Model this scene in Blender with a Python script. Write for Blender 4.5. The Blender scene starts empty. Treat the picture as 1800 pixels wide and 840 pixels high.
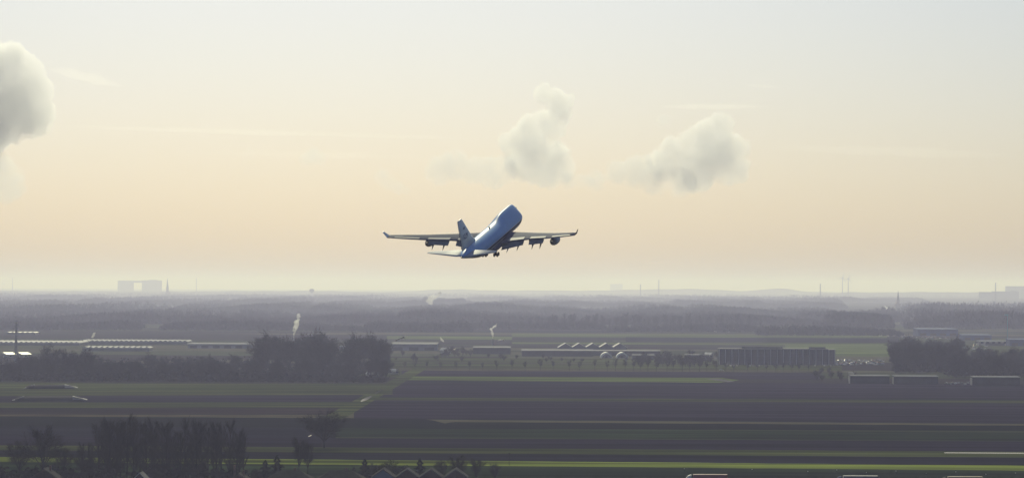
import bpy, bmesh, math, random
import numpy as np
from mathutils import Vector, Matrix

# ------------------------------------------------------------------ camera, sky, sun, exposure
S = bpy.context.scene
C = S.collection
R = math.radians
H = 80.0            # viewing platform height
F = 5000.0          # focal length in photo pixels (1800 px wide)
ROLL = 0.0038
PITCH = math.atan(83.0 / F)

cam_d = bpy.data.cameras.new('camera')
cam = bpy.data.objects.new('camera', cam_d)
C.objects.link(cam)
cam_d.sensor_width = 36.0
cam_d.lens = F / 1800.0 * 36.0
cam_d.clip_start = 1.0
cam_d.clip_end = 200000.0
CAM_M = Matrix.Translation((0, 0, H)) @ Matrix.Rotation(R(90) + PITCH, 4, 'X') @ Matrix.Rotation(ROLL, 4, 'Z')
cam.matrix_world = CAM_M
S.camera = cam

SUN_EL, SUN_AZ = R(33.0), R(-5.0)       # ahead of the camera, a little to the left
w = bpy.data.worlds.new('World')
S.world = w
w.use_nodes = True
nt = w.node_tree
nt.nodes.clear()
sky = nt.nodes.new('ShaderNodeTexSky')
sky.sky_type = 'NISHITA'
sky.sun_disc = False
sky.sun_elevation = SUN_EL
sky.sun_rotation = SUN_AZ
sky.altitude = 0
sky.air_density = 0.95
sky.dust_density = 1.9
sky.ozone_density = 5.2
bg = nt.nodes.new('ShaderNodeBackground')
bg.inputs['Strength'].default_value = 0.0665
ow = nt.nodes.new('ShaderNodeOutputWorld')
nt.links.new(sky.outputs[0], bg.inputs[0])
nt.links.new(bg.outputs[0], ow.inputs[0])

sun_d = bpy.data.lights.new('sun', 'SUN')
sun_d.energy = 3.2
sun_d.angle = R(0.5)
sun_d.color = (1.0, 0.94, 0.62)
sun = bpy.data.objects.new('sun', sun_d)
C.objects.link(sun)
sd = Vector((math.sin(SUN_AZ) * math.cos(SUN_EL), math.cos(SUN_AZ) * math.cos(SUN_EL), math.sin(SUN_EL)))
sun.rotation_euler = sd.to_track_quat('Z', 'Y').to_euler()
sun.location = (0, 0, 300)

S.view_settings.view_transform = 'Standard'
S.view_settings.look = 'None'
S.view_settings.gamma = 1.0
S.view_settings.use_curve_mapping = False
S.view_settings.exposure = -0.12
S.cycles.volume_bounces = 4
S.cycles.max_bounces = 10
S.cycles.use_denoising = True
HAZE_DENSITY, HAZE_ANISO, HAZE_COL = 8.5e-5, 0.43, (0.62, 0.635, 1.0)

# ------------------------------------------------------------------ helpers
def ray(px, py):
    d = Vector(((px - 900.0) / F, -(py - 420.0) / F, -1.0))
    return (CAM_M.to_3x3() @ d)

def G(px, py, z=0.0):
    """ground point seen at photo pixel"""
    d = ray(px, py)
    t = (z - H) / d.z
    return Vector((d.x * t, d.y * t, z))

def A(px, py, Y):
    d = ray(px, py)
    t = Y / d.y
    return Vector((d.x * t, Y, H + d.z * t))

def tag(o, label=None, cat=None, group=None, kind=None):
    if label: o['label'] = label
    if cat: o['category'] = cat
    if group: o['group'] = group
    if kind: o['kind'] = kind
    return o

def empty(name, loc, rz=0, label=None, cat=None, group=None):
    o = bpy.data.objects.new(name, None)
    o.empty_display_size = 1
    C.objects.link(o)
    o.location = loc
    o.rotation_euler = (0, 0, rz)
    return tag(o, label, cat, group)

def link(name, me, parent=None, loc=None):
    o = bpy.data.objects.new(name, me)
    C.objects.link(o)
    if parent: o.parent = parent
    if loc is not None: o.location = loc
    return o

class MB:
    def __init__(s): s.v = []; s.f = []; s.sm = False
    def quad(s, *p):
        n = len(s.v); s.v += [tuple(q) for q in p]; s.f.append(tuple(range(n, n + len(p))))
    def box(s, x0, x1, y0, y1, z0, z1):
        n = len(s.v)
        s.v += [(x0,y0,z0),(x1,y0,z0),(x1,y1,z0),(x0,y1,z0),(x0,y0,z1),(x1,y0,z1),(x1,y1,z1),(x0,y1,z1)]
        for f in ((3,2,1,0),(4,5,6,7),(0,1,5,4),(1,2,6,5),(2,3,7,6),(3,0,4,7)):
            s.f.append(tuple(n + i for i in f))
        return s
    def bar(s, a, b, r0, r1=None, n=6, cap=True):
        a, b = Vector(a), Vector(b); r1 = r0 if r1 is None else r1
        d = (b - a).normalized()
        u = d.cross(Vector((0, 0, 1)) if abs(d.z) < .9 else Vector((1, 0, 0))).normalized(); v = d.cross(u)
        k = len(s.v)
        for c, r in ((a, r0), (b, r1)):
            for i in range(n):
                t = 2 * math.pi * i / n
                s.v.append(tuple(c + u * (r * math.cos(t)) + v * (r * math.sin(t))))
        for i in range(n):
            j = (i + 1) % n
            s.f.append((k + i, k + j, k + n + j, k + n + i))
        if cap:
            s.f.append(tuple(k + i for i in reversed(range(n)))); s.f.append(tuple(k + n + i for i in range(n)))
        return s
    def prism(s, prof, y0, y1):
        """profile of (x,z) points extruded along y"""
        k = len(s.v); n = len(prof)
        s.v += [(x, y0, z) for x, z in prof] + [(x, y1, z) for x, z in prof]
        s.f.append(tuple(k + i for i in range(n))); s.f.append(tuple(k + n + i for i in reversed(range(n))))
        for i in range(n):
            j = (i + 1) % n
            s.f.append((k + j, k + i, k + n + i, k + n + j))
        return s
    def loft(s, rings, cap=True):
        k = len(s.v); n = len(rings[0])
        for r in rings: s.v += [tuple(p) for p in r]
        for a in range(len(rings) - 1):
            for i in range(n):
                j = (i + 1) % n
                s.f.append((k + a*n + i, k + a*n + j, k + (a+1)*n + j, k + (a+1)*n + i))
        if cap:
            s.f.append(tuple(k + i for i in reversed(range(n))))
            s.f.append(tuple(k + (len(rings)-1)*n + i for i in range(n)))
        return s
    def mesh(s, name, m):
        me = bpy.data.meshes.new(name)
        me.from_pydata(s.v, [], s.f)
        if m: me.materials.append(m)
        if s.sm: me.polygons.foreach_set('use_smooth', [True] * len(me.polygons))
        bm = bmesh.new(); bm.from_mesh(me); bmesh.ops.recalc_face_normals(bm, faces=bm.faces); bm.to_mesh(me); bm.free()
        me.update()
        return me
    def build(s, name, m, parent=None, smooth=False):
        s.sm = smooth
        return link(name, s.mesh(name, m), parent)

def mat(name, col, rough=0.8, spec=0.3, var=0.25, scale=0.4, metal=0.0, stretch=None, col2=None):
    m = bpy.data.materials.new(name); m.use_nodes = True
    N = m.node_tree; b = N.nodes['Principled BSDF']
    b.inputs['Roughness'].default_value = rough
    b.inputs['Specular IOR Level'].default_value = spec
    b.inputs['Metallic'].default_value = metal
    tc = N.nodes.new('ShaderNodeTexCoord')
    no = N.nodes.new('ShaderNodeTexNoise'); no.inputs['Scale'].default_value = scale; no.inputs['Detail'].default_value = 4
    src = tc.outputs['Object']
    if stretch:
        mp = N.nodes.new('ShaderNodeMapping'); mp.inputs['Scale'].default_value = stretch
        N.links.new(src, mp.inputs[0]); src = mp.outputs[0]
    N.links.new(src, no.inputs['Vector'])
    mr = N.nodes.new('ShaderNodeMapRange'); mr.inputs['From Min'].default_value = .3; mr.inputs['From Max'].default_value = .7
    N.links.new(no.outputs['Fac'], mr.inputs['Value'])
    mx = N.nodes.new('ShaderNodeMix'); mx.data_type = 'RGBA'
    c = Vector(col)
    lo = c * (1 - var); hi = Vector(col2) if col2 else c * (1 + var)
    mx.inputs['A'].default_value = (*lo, 1); mx.inputs['B'].default_value = (*[min(x, .9) for x in hi], 1)
    N.links.new(mr.outputs[0], mx.inputs['Factor'])
    res = mx.outputs['Result']
    if stretch:      # long drilled streaks and broad damp patches
        for sc_, lo_, hi_ in (((.004, .06, 1), .35, 1.65), ((.0025, .006, 1), .7, 1.3)):
            mp2 = N.nodes.new('ShaderNodeMapping'); mp2.inputs['Scale'].default_value = sc_; N.links.new(tc.outputs['Object'], mp2.inputs[0])
            n2 = N.nodes.new('ShaderNodeTexNoise'); n2.inputs['Scale'].default_value = 1; n2.inputs['Detail'].default_value = 3; N.links.new(mp2.outputs[0], n2.inputs['Vector'])
            m2 = N.nodes.new('ShaderNodeMapRange'); m2.inputs['From Min'].default_value = .3; m2.inputs['From Max'].default_value = .7
            m2.inputs['To Min'].default_value = lo_; m2.inputs['To Max'].default_value = hi_; N.links.new(n2.outputs['Fac'], m2.inputs['Value'])
            vm = N.nodes.new('ShaderNodeVectorMath'); vm.operation = 'SCALE'; N.links.new(res, vm.inputs[0]); N.links.new(m2.outputs[0], vm.inputs['Scale']); res = vm.outputs[0]
    N.links.new(res, b.inputs['Base Color'])
    return m

def vol(name, density, col=(1, 1, 1), aniso=0.5, noise=None, absorb=(1, 1, 1), lo=.4, hi=.62, zfade=None):
    m = bpy.data.materials.new(name); m.use_nodes = True
    N = m.node_tree; N.nodes.clear()
    o = N.nodes.new('ShaderNodeOutputMaterial'); p = N.nodes.new('ShaderNodeVolumePrincipled')
    p.inputs['Color'].default_value = (*col, 1)
    p.inputs['Density'].default_value = density
    p.inputs['Anisotropy'].default_value = aniso
    p.inputs['Absorption Color'].default_value = (*absorb, 1)
    N.links.new(p.outputs[0], o.inputs['Volume'])
    if noise:
        tc = N.nodes.new('ShaderNodeTexCoord'); no = N.nodes.new('ShaderNodeTexNoise')
        no.inputs['Scale'].default_value = noise; no.inputs['Detail'].default_value = 3
        mr = N.nodes.new('ShaderNodeMapRange'); mr.inputs['From Min'].default_value = lo; mr.inputs['From Max'].default_value = hi
        mr.inputs['To Max'].default_value = density
        N.links.new(tc.outputs['Object'], no.inputs['Vector']); N.links.new(no.outputs['Fac'], mr.inputs['Value'])
        out = mr.outputs[0]
        no.inputs['Detail'].default_value = 5
        if zfade:
            sp = N.nodes.new('ShaderNodeSeparateXYZ'); N.links.new(tc.outputs['Object'], sp.inputs[0])
            zr = N.nodes.new('ShaderNodeMapRange'); zr.inputs['From Min'].default_value = zfade[0]; zr.inputs['From Max'].default_value = zfade[1]
            zr.inputs['To Min'].default_value = .4; N.links.new(sp.outputs['Z'], zr.inputs['Value'])
            mu = N.nodes.new('ShaderNodeMath'); mu.operation = 'MULTIPLY'
            N.links.new(out, mu.inputs[0]); N.links.new(zr.outputs[0], mu.inputs[1]); out = mu.outputs[0]
        N.links.new(out, p.inputs['Density'])
    return m

ORD = ['zeroth','first','second','third','fourth','fifth','sixth','seventh','eighth','ninth','tenth']
def nth(i):
    if i <= 10: return ORD[i]
    return '%d%s' % (i, 'th' if 10 <= i % 100 <= 20 else {1:'st',2:'nd',3:'rd'}.get(i % 10, 'th'))

# ------------------------------------------------------------------ materials
soil = mat('ploughed_soil', (.017,.013,.027), 1, 0, .42, .02, stretch=(.3,2,1))
soil2 = mat('dark_soil', (.010,.010,.017), 1, 0, .42, .02, stretch=(.3,2,1))
soil3 = mat('brown_soil', (.024,.017,.019), 1, 0, .42, .015, stretch=(.3,2,1))
grass_d = mat('dark_grass', (.014,.024,.009), 1, 0, .42, .03, stretch=(.3,1,1))
grass_m = mat('meadow_grass', (.050,.070,.018), 1, 0, .42, .02, stretch=(.3,2,1), col2=(.068,.078,.026))
grass_b = mat('young_crop', (.14,.175,.028), 1, 0, .42, .03, stretch=(.3,2,1))
grass_p = mat('pale_grass', (.095,.125,.036), 1, 0, .42, .02, stretch=(.3,2,1))
straw = mat('straw_verge', (.07,.063,.038), 1, 0, .42, .03)
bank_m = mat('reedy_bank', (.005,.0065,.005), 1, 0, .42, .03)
asphalt = mat('asphalt', (.05,.05,.05), .8, .3, .2, .2)
water_m = mat('ditch_water', (.02,.025,.03), .06, .5, .2, .3)
bark = mat('bark', (.016,.013,.011), .95, 0, .3, 1.0)
twig = mat('twigs', (.019,.017,.012), .95, 0, .35, .3)
twig_o = mat('olive_twigs', (.045,.042,.012), .95, 0, .35, .3)
needle = mat('needles', (.012,.017,.012), .9, 0, .35, .8)
wood_far = mat('far_canopy', (.024,.021,.018), 1, 0, .3, .01)
white = mat('white_paint', (.72,.72,.69), .5, .4, .08, .3)
white_w = mat('weathered_white_edge', (.28,.28,.27), .7, .2, .5, .08)
track_m = mat('gravel_track', (.13,.125,.12), .95, 0, .3, .1)
grey_roof = mat('grey_hall_roof', (.11,.12,.15), .8, .1, .15, .1)
grey_l = mat('light_grey_cladding', (.45,.46,.46), .5, .4, .12, .2)
grey_d = mat('dark_grey_cladding', (.05,.055,.065), .8, .15, .2, .2)
blue_g = mat('blue_grey_cladding', (.13,.155,.2), .8, .1, .15, .1)
blue_d = mat('blue_cladding', (.04,.08,.19), .8, .1, .15, .1)
concrete = mat('concrete', (.32,.31,.29), .85, .3, .15, .4)
brick = mat('dark_brick', (.09,.05,.04), .9, .2, .25, 1.0)
roof_t = mat('dark_roof_tiles', (.022,.02,.02), .9, .03, .3, 1.0)
roof_g = mat('mossy_roof_tiles', (.022,.026,.018), .9, .02, .3, .6)
off_glass = mat('office_glass', (.015,.02,.035), .35, .25, .2, .3)
glass = mat('window_glass', (.02,.03,.045), .08, .8, .1, .3)
gh_glass = mat('greenhouse_glass', (.165,.175,.18), .5, .3, .6, .06)
gh_wall = mat('greenhouse_wall', (.12,.14,.15), .3, .6, .2, .1)
plastic_b = mat('black_sheet', (.012,.012,.015), .95, .1, .2, .3)
steel = mat('galvanised_steel', (.25,.25,.26), .75, .2, .15, .5, metal=.3)
tyre = mat('tyre_rubber', (.02,.02,.02), .9, .2, .2, 2)
teal = mat('turquoise_paint', (.03,.22,.26), .5, .4, .1, .3)

# ------------------------------------------------------------------ ground, haze
def ground_material():
    m = bpy.data.materials.new('parcelled_farmland'); m.use_nodes = True
    N = m.node_tree; b = N.nodes['Principled BSDF']
    b.inputs['Roughness'].default_value = 1; b.inputs['Specular IOR Level'].default_value = 0
    tc = N.nodes.new('ShaderNodeTexCoord'); mp = N.nodes.new('ShaderNodeMapping')
    mp.inputs['Scale'].default_value = (1/700, 1/170, 1)
    vo = N.nodes.new('ShaderNodeTexVoronoi'); vo.voronoi_dimensions = '2D'; vo.distance = 'CHEBYCHEV'; vo.inputs['Scale'].default_value = 1
    N.links.new(tc.outputs['Object'], mp.inputs[0]); N.links.new(mp.outputs[0], vo.inputs['Vector'])
    sp = N.nodes.new('ShaderNodeSeparateColor'); N.links.new(vo.outputs['Color'], sp.inputs[0])
    rp = N.nodes.new('ShaderNodeValToRGB'); rp.color_ramp.interpolation = 'CONSTANT'
    e = rp.color_ramp.elements
    e[0].position = 0; e[0].color = (.04,.034,.036,1); e[1].position = .28; e[1].color = (.055,.068,.034,1)
    for p, c in ((.5, (.085,.10,.055,1)), (.68, (.045,.045,.038,1)), (.85, (.12,.115,.075,1))):
        x = e.new(p); x.color = c
    N.links.new(sp.outputs[0], rp.inputs[0])
    no = N.nodes.new('ShaderNodeTexNoise'); no.inputs['Scale'].default_value = .02; no.inputs['Detail'].default_value = 5
    N.links.new(tc.outputs['Object'], no.inputs['Vector'])
    mx = N.nodes.new('ShaderNodeMix'); mx.data_type = 'RGBA'; mx.blend_type = 'MULTIPLY'; mx.inputs['Factor'].default_value = .5
    N.links.new(rp.outputs[0], mx.inputs['A']); N.links.new(no.outputs['Fac'], mx.inputs['B'])
    N.links.new(mx.outputs['Result'], b.inputs['Base Color'])
    return m

me = MB(); 
xs = [-18000, -6000, -2000, 0, 2000, 6000, 18000]; ys = [-2500, 0, 1500, 4000, 10000, 25000, 58000]
for i in range(6):
    for j in range(6):
        me.quad((xs[i],ys[j],0),(xs[i+1],ys[j],0),(xs[i+1],ys[j+1],0),(xs[i],ys[j+1],0))
tag(me.build('ground', ground_material()), 'flat farmland of fields and grass reaching the horizon', 'ground', kind='structure')

hz = MB().box(-19000, 19000, -3000, 60000, -1.0, 210).build('haze', vol('haze_air', HAZE_DENSITY, HAZE_COL, HAZE_ANISO))
tag(hz, 'pale haze filling the air over the fields', 'haze', kind='stuff')

def field(name, pts, m, z, label, cat='field', subdiv=None):
    g = [G(px, py) for px, py in pts]
    q = []; rg = random.Random(len(pts) * 31 + int(pts[0][1] * 7))
    for i, (a_, b_) in enumerate(zip(pts, pts[1:] + pts[:1])):
        k = max(1, int(abs(b_[0] - a_[0]) / 45))
        for j in range(k):
            t = j / k; jit = rg.uniform(-.28, .28) if k > 1 else 0
            q.append(G(a_[0] + (b_[0]-a_[0])*t, a_[1] + (b_[1]-a_[1])*t + jit))
    mb = MB(); mb.quad(*[(p.x, p.y, z) for p in q])
    o = mb.build(name, m)
    # normals up
    if o.data.polygons[0].normal.z < 0: o.data.flip_normals()
    return tag(o, label, cat, kind='structure')

def band(name, x0, x1, t0, b0, m, z, label, t1=None, b1=None, cat='field'):
    """strip whose far/near edges are at photo rows t0/b0 at its left end and t1/b1 at its right end"""
    sl = 0.0045
    t1 = t0 + sl * (x1 - x0) if t1 is None else t1
    b1 = b0 + sl * (x1 - x0) if b1 is None else b1
    return field(name, [(x0, b0), (x1, b1), (x1, t1), (x0, t0)], m, z, label, cat)

LX, RX = -500, 2400
band('grass_verge', LX, RX, 806, 900, grass_d, .05, 'dark grass verge along the bottom of the scene', 824, 918)
band('crop_field', LX, RX, 798.5, 807, grass_b, .10, 'bright green strip of young crop', 823, 832)
band('soil_strip', LX, RX, 787, 798.5, soil2, .05, 'dark soil strip above the bright green crop', 808, 823)
band('grass_strip', LX, RX, 779, 787, grass_m, .05, 'green grass strip beyond the dark soil', 797, 808)
band('soil_strip', LX, RX, 764, 779, soil, .05, 'brownish ploughed strip in the near fields', 778, 797)
band('crop_field', 560, RX, 751, 767.5, grass_d, .10, 'dull green field in the near middle right', 764, 778)
band('soil_field', LX, 590, 744, 764, soil2, .10, 'dark bluish ploughed field at near left', 752, 770)
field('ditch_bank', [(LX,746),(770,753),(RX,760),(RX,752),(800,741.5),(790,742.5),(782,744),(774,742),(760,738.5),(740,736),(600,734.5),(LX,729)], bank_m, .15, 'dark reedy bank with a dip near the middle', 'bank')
band('ploughed_field', 622, RX, 703, 736, soil, .05, 'wide ploughed purple brown field, the nearer one', 711, 749)
band('grass_line', 640, RX, 698.5, 702.5, grass_m, .10, 'thin grass baulk between two ploughed fields', 706, 711)
field('ploughed_field', [(645,699),(RX,706),(RX,680),(1300,672),(700,668)], soil, .05, 'wide ploughed purple brown field, the farther one', 'field')
field('grass_strip', [(692,668),(1265,672.5),(1300,668),(1270,664),(700,661)], grass_p, .12, 'pale green strip beyond the farther ploughed field', 'field')
band('soil_strip', 706, 1440, 651, 662, soil, .08, 'narrow ploughed strip beside the roadside trees', 654, 667)
band('straw_verge', 670, 1480, 646.5, 650.5, straw, .10, 'straw coloured verge under the roadside trees', 651, 655)
band('grass_verge', 670, 1480, 638, 646.5, grass_m, .08, 'green verge behind the roadside trees', 641, 651)
band('grass_field', LX, 690, 672, 697, grass_m, .06, 'green meadow in front of the left wood', 674, 693)
band('soil_strip', LX, 640, 697, 708, soil, .07, 'purple soil strip in front of the meadow', 695, 706)
band('grass_strip', LX, 625, 708, 717, grass_m, .07, 'green strip between two purple soil strips', 706, 716)
band('soil_strip', LX, 612, 717, 728, soil3, .07, 'brown purple soil strip at left', 716, 729)
band('straw_verge', LX, 610, 726.5, 729.5, straw, .12, 'tan verge line at left', 730, 733)
band('grass_field', 1340, 1800, 592.4, 622.4, grass_m, .05, 'green field behind the office block')
band('grass_field', 900, 1560, 586, 592, grass_p, .05, 'pale green strip in the distance')
band('grass_field', 680, 1262, 628, 636.5, grass_m, .06, 'green yard strip behind the roadside trees')
band('grass_field', 900, 1575, 601, 604, grass_p, .06, 'thin pale green strip beyond the barns')
band('soil_strip', 640, 1100, 579, 583, soil, .05, 'thin dark strip in the middle distance')
band('grass_field', 680, 900, 590, 596, grass_p, .05, 'pale green strip left of the barns')
band('grass_field', 1380, 1575, 605.6, 625.6, grass_p, .08, 'bright green meadow left of the right wood')
band('soil_strip', 1100, 1580, 592, 600, soil, .05, 'dark strip in the distance')
band('road', LX, RX, 846, 858, asphalt, .12, 'asphalt road along the bottom edge', 859, 871, cat='road')
field('path', [(1238,665.5),(1262,665),(1292,670.5),(1280,671.5)], track_m, .2, 'pale curving farm track', 'path')

# straight ditch running away to the right: open water shows in stretches
a0, a1 = G(580, 738), G(800, 612)
dv = (a1 - a0).normalized(); nv = Vector((dv.y, -dv.x, 0))
mb = MB(); mb.quad(a0 - nv*7, a0 + nv*7, a1 + nv*7, a1 - nv*7); mb.v = [(x, y, .16) for x, y, z in mb.v]
tag(mb.build('ditch_bank', grass_m), 'grassy banks of the straight ditch', 'bank', kind='structure')
for (p0, p1, wd) in (((634,706.5),(655,694.5),2.0),((659,692.2),(673,684.8),1.3),((778,624.5),(802,611.5),2.5),((542,767.5),(548,764.5),.5)):
    q0, q1 = G(*p0), G(*p1)
    d_ = (q1 - q0).normalized(); n_ = Vector((d_.y, -d_.x, 0))
    mb = MB(); pts = [q0, q0.lerp(q1,.25) - n_*wd, q0.lerp(q1,.7) - n_*wd*.8, q1, q0.lerp(q1,.75) + n_*wd*.8, q0.lerp(q1,.3) + n_*wd]
    mb.quad(*[(p.x, p.y, .22) for p in pts])
    tag(mb.build('water', water_m), 'shining stretch of open water in a ditch', 'water', kind='structure')
mb = MB(); mb.quad(*[(p.x, p.y, .22) for p in (G(1660,796.3), G(2000,798.2), G(2000,797), G(1660,795.3))])
tag(mb.build('water', water_m), 'long thin shining ditch at far right', 'water', kind='structure')

# dunes on the horizon
def hill(name, px0, px1, Y, peaks, label):
    mb = MB(); n = 80; base = A(px0, 520, Y).x; end = A(px1, 520, Y).x
    rng = random.Random(px0)
    rows = []
    for k, dy in enumerate((-900, -350, 0, 500, 1500)):
        row = []
        for i in range(n + 1):
            t = i / n; px = px0 + (px1 - px0) * t
            h = 0
            for c, s, hh in peaks: h += hh * math.exp(-((px - c) / s) ** 2)
            h = (h + 26 + 2.2 * math.sin(px * .11) + 1.8 * math.sin(px * .047 + 1)) * min(1, t * 8, (1 - t) * 8)
            h *= (0, .7, 1, .8, 0)[k]
            row.append((base + (end - base) * t, Y + dy, h))
        rows.append(row)
    for a in range(4):
        for i in range(n):
            mb.quad(rows[a][i], rows[a][i+1], rows[a+1][i+1], rows[a+1][i])
    tag(mb.build(name, wood_far, smooth=True), label, 'hills', kind='structure')
hill('dune_hills', 640, 1560, 32000, ((790,70,14),(1160,90,26),(1250,60,16),(1370,40,40),(960,100,8)), 'low hazy dunes along the horizon')
hill('dune_hills', 1380, 2300, 28000, ((1620,80,10),(1480,60,6),(1750,90,12),(1900,90,10)), 'low hazy rise along the right horizon')
hill('dune_hills', -500, 760, 27000, ((60,150,-10),(300,120,-8),(520,120,2)), 'low hazy rise along the left horizon')

# ------------------------------------------------------------------ trees
def tri_blade(V, Fc, p, d, L, wd, rng):
    u = d.cross(Vector((rng.uniform(-1,1), rng.uniform(-1,1), rng.uniform(-1,1))))
    if u.length < 1e-3: u = Vector((1, 0, 0))
    u = u.normalized() * (wd * .5)
    n = len(V); V += [tuple(p - u), tuple(p + u), tuple(p + d * L)]; Fc.append((n, n+1, n+2))

def bare_tree(seed, h, spread, first, twigs, tw, limbs=7, up=.8, m=None):
    """broad winter tree -> trunk mesh, crown mesh"""
    rng = random.Random(seed)
    T = MB(); V = []; Fc = []
    top = Vector((rng.uniform(-.3,.3), rng.uniform(-.3,.3), h * first))
    T.bar((0,0,-.3), top, h*.022, h*.016, 7)
    ends = []
    for i in range(limbs):
        a = 2*math.pi*(i + rng.uniform(-.3,.3)) / limbs
        ph = R(8) if i == 0 else R(rng.uniform(18, 68)) / (1 + .25*up)
        rad = spread * .5 * math.sin(ph) * rng.uniform(.85, 1.05)
        hh = h * (first + .06 + (.84 - first) * math.cos(ph)**.8)
        p0 = top * rng.uniform(.75, 1.0)
        mid = p0.lerp(Vector((math.cos(a)*rad*.65, math.sin(a)*rad*.65, hh*.72)), .8)
        e = Vector((math.cos(a)*rad, math.sin(a)*rad, hh))
        T.bar(p0, mid, h*.011, h*.007, 5); T.bar(mid, e, h*.007, h*.003, 5)
        ends += [(mid.lerp(e, t), (e - p0).normalized(), t) for t in (0, .3, .6, 1)]
        for k in range(5):
            q = p0.lerp(mid, rng.uniform(.4,1)) if k < 2 else mid.lerp(e, rng.uniform(0,.9))
            dd = Vector((q.x, q.y, 0)).normalized() * rng.uniform(.2,1) + Vector((rng.uniform(-.7,.7), rng.uniform(-.7,.7), up*rng.uniform(.4,1.2)))
            L = h * rng.uniform(.12,.24); e2 = q + dd.normalized()*L
            T.bar(q, e2, h*.0045, h*.002, 4)
            ends += [(q.lerp(e2, t), dd.normalized(), t) for t in (.4, .7, 1)]
    for _ in range(twigs):
        p, d, t = rng.choice(ends)
        d2 = (d*.6 + Vector((p.x,p.y,0)).normalized()*.35 + Vector((rng.gauss(0,.55), rng.gauss(0,.55), rng.gauss(.3*up,.45)))).normalized()
        q = p + Vector((rng.gauss(0,.035), rng.gauss(0,.035), rng.gauss(0,.035))) * h
        tri_blade(V, Fc, q, d2, h*rng.uniform(.06,.15), tw*rng.uniform(.6,1.3), rng)
    c = MB(); c.v = V; c.f = Fc
    return T.mesh('trunk', bark), c.mesh('crown', m or twig)

def poplar(seed, h, wd, twigs, tw):
    rng = random.Random(seed)
    T = MB(); V = []; Fc = []
    T.bar((0,0,-.3), (0,0,h*.5), h*.013, h*.008, 6); T.bar((0,0,h*.5), (rng.uniform(-.3,.3),0,h*.95), h*.008, h*.002, 5)
    ends = []
    for i in range(44):
        z = h * rng.uniform(.04, .86); a = rng.uniform(0, 6.283)
        r = wd*.5*(1 - (max(0, z/h - .45)/.55)**2*.75) * rng.uniform(.6,1)
        L = min(h*.28, h*.98 - z)
        e = Vector((math.cos(a)*r, math.sin(a)*r, z + L*rng.uniform(.7,1)))
        T.bar((0,0,z), e, h*.0035, h*.0012, 4)
        ends += [(Vector((0,0,z)).lerp(e, t), (e - Vector((0,0,z))).normalized()) for t in (.35,.55,.75,1)]
    for _ in range(twigs):
        p, d = rng.choice(ends)
        d2 = (d + Vector((rng.gauss(0,.35), rng.gauss(0,.35), rng.gauss(.35,.3)))).normalized()
        tri_blade(V, Fc, p + Vector((rng.gauss(0,.25), rng.gauss(0,.25), rng.gauss(0,.6))), d2, h*rng.uniform(.04,.09), tw*rng.uniform(.6,1.3), rng)
    c = MB(); c.v = V; c.f = Fc
    return T.mesh('trunk', bark), c.mesh('crown', twig)

def conifer(seed, h, wd, n=1500):
    rng = random.Random(seed)
    T = MB().bar((0,0,-.2), (0,0,h*.92), h*.02, h*.004, 6); V = []; Fc = []
    for _ in range(n):
        t = rng.random()**.75; z = h*(.04 + .94*(1-t)); 
        r = wd*.62*t**.75*(.75 + .35*math.sin(z*3.1 + seed) ) * rng.uniform(.35,1)**.5
        a = rng.uniform(0, 6.283)
        p = Vector((math.cos(a)*r*.55, math.sin(a)*r*.55, z))
        d = Vector((math.cos(a), math.sin(a), rng.uniform(-.35,.25))).normalized()
        tri_blade(V, Fc, p, d, max(.5, r*.6), h*.05*rng.uniform(.6,1.3), rng)
    for _ in range(12): tri_blade(V, Fc, Vector((0,0,h*.88)), Vector((rng.gauss(0,.12), rng.gauss(0,.12), 1)).normalized(), h*.12, h*.025, rng)
    c = MB(); c.v = V; c.f = Fc
    return T.mesh('trunk', bark), c.mesh('crown', needle)

def bush(seed, h, wd, m, n=1300):
    rng = random.Random(seed); T = MB(); V = []; Fc = []
    for i in range(6):
        a = rng.uniform(0, 6.28); T.bar((0,0,-.1), (math.cos(a)*wd*.28, math.sin(a)*wd*.28, h*.7), .12, .04, 4)
    lobes = [(Vector((rng.uniform(-.28,.28)*wd, rng.uniform(-.28,.28)*wd, h*rng.uniform(.35,.68))), h*rng.uniform(.2,.33)) for _ in range(9)]
    for _ in range(n):
        c0, r = rng.choice(lobes)
        d = Vector((rng.gauss(0,1), rng.gauss(0,1), rng.gauss(0,1))).normalized()
        tri_blade(V, Fc, c0 + d*r*rng.uniform(.3,.95), (d + Vector((0,0,.3))).normalized(), h*rng.uniform(.06,.13), .22*rng.uniform(.6,1.4), rng)
    c = MB(); c.v = V; c.f = Fc
    return T.mesh('stem', bark), c.mesh('foliage', m)

BROAD = [bare_tree(10+i, 20, 17, .2, 3000, .13, limbs=10) for i in range(3)]
LONE = bare_tree(79, 20, 25, .2, 4600, .15, limbs=15, up=.5)
WOODT = [bare_tree(30+i, 20, 15, .16, 1500, .30, limbs=9, up=.9) for i in range(4)]
ROADT = [bare_tree(50+i, 9, 4.5, .33, 420, .17, limbs=5, up=1.1) for i in range(3)]
POP = [poplar(60+i, 25, 7.5, 2300, .10) for i in range(4)]
CON = [conifer(70+i, 10, 6.2) for i in range(2)]
BUSH = [bush(80, 8, 9, twig_o), bush(81, 7, 7, twig)]

tr = random.Random(5)
def tree(name, proto, loc, sc, label, group=None, cat='tree', sx=1.0):
    o = empty(name, loc, tr.uniform(0, 6.28), label, cat, group)
    o.scale = (sc*sx, sc*sx, sc)
    n0, n1 = ('stem', 'foliage') if cat == 'bush' else ('trunk', 'crown')
    link(n0, proto[0], o); link(n1, proto[1], o)
    return o

def tree_px(name, proto, protoh, px, ytop, ybase, label, group=None, cat='tree', sx=1.0):
    g = G(px, ybase); top = A(px, ytop, g.y).z
    return tree(name, proto, g, top / protoh, label, group, cat, sx)

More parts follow.
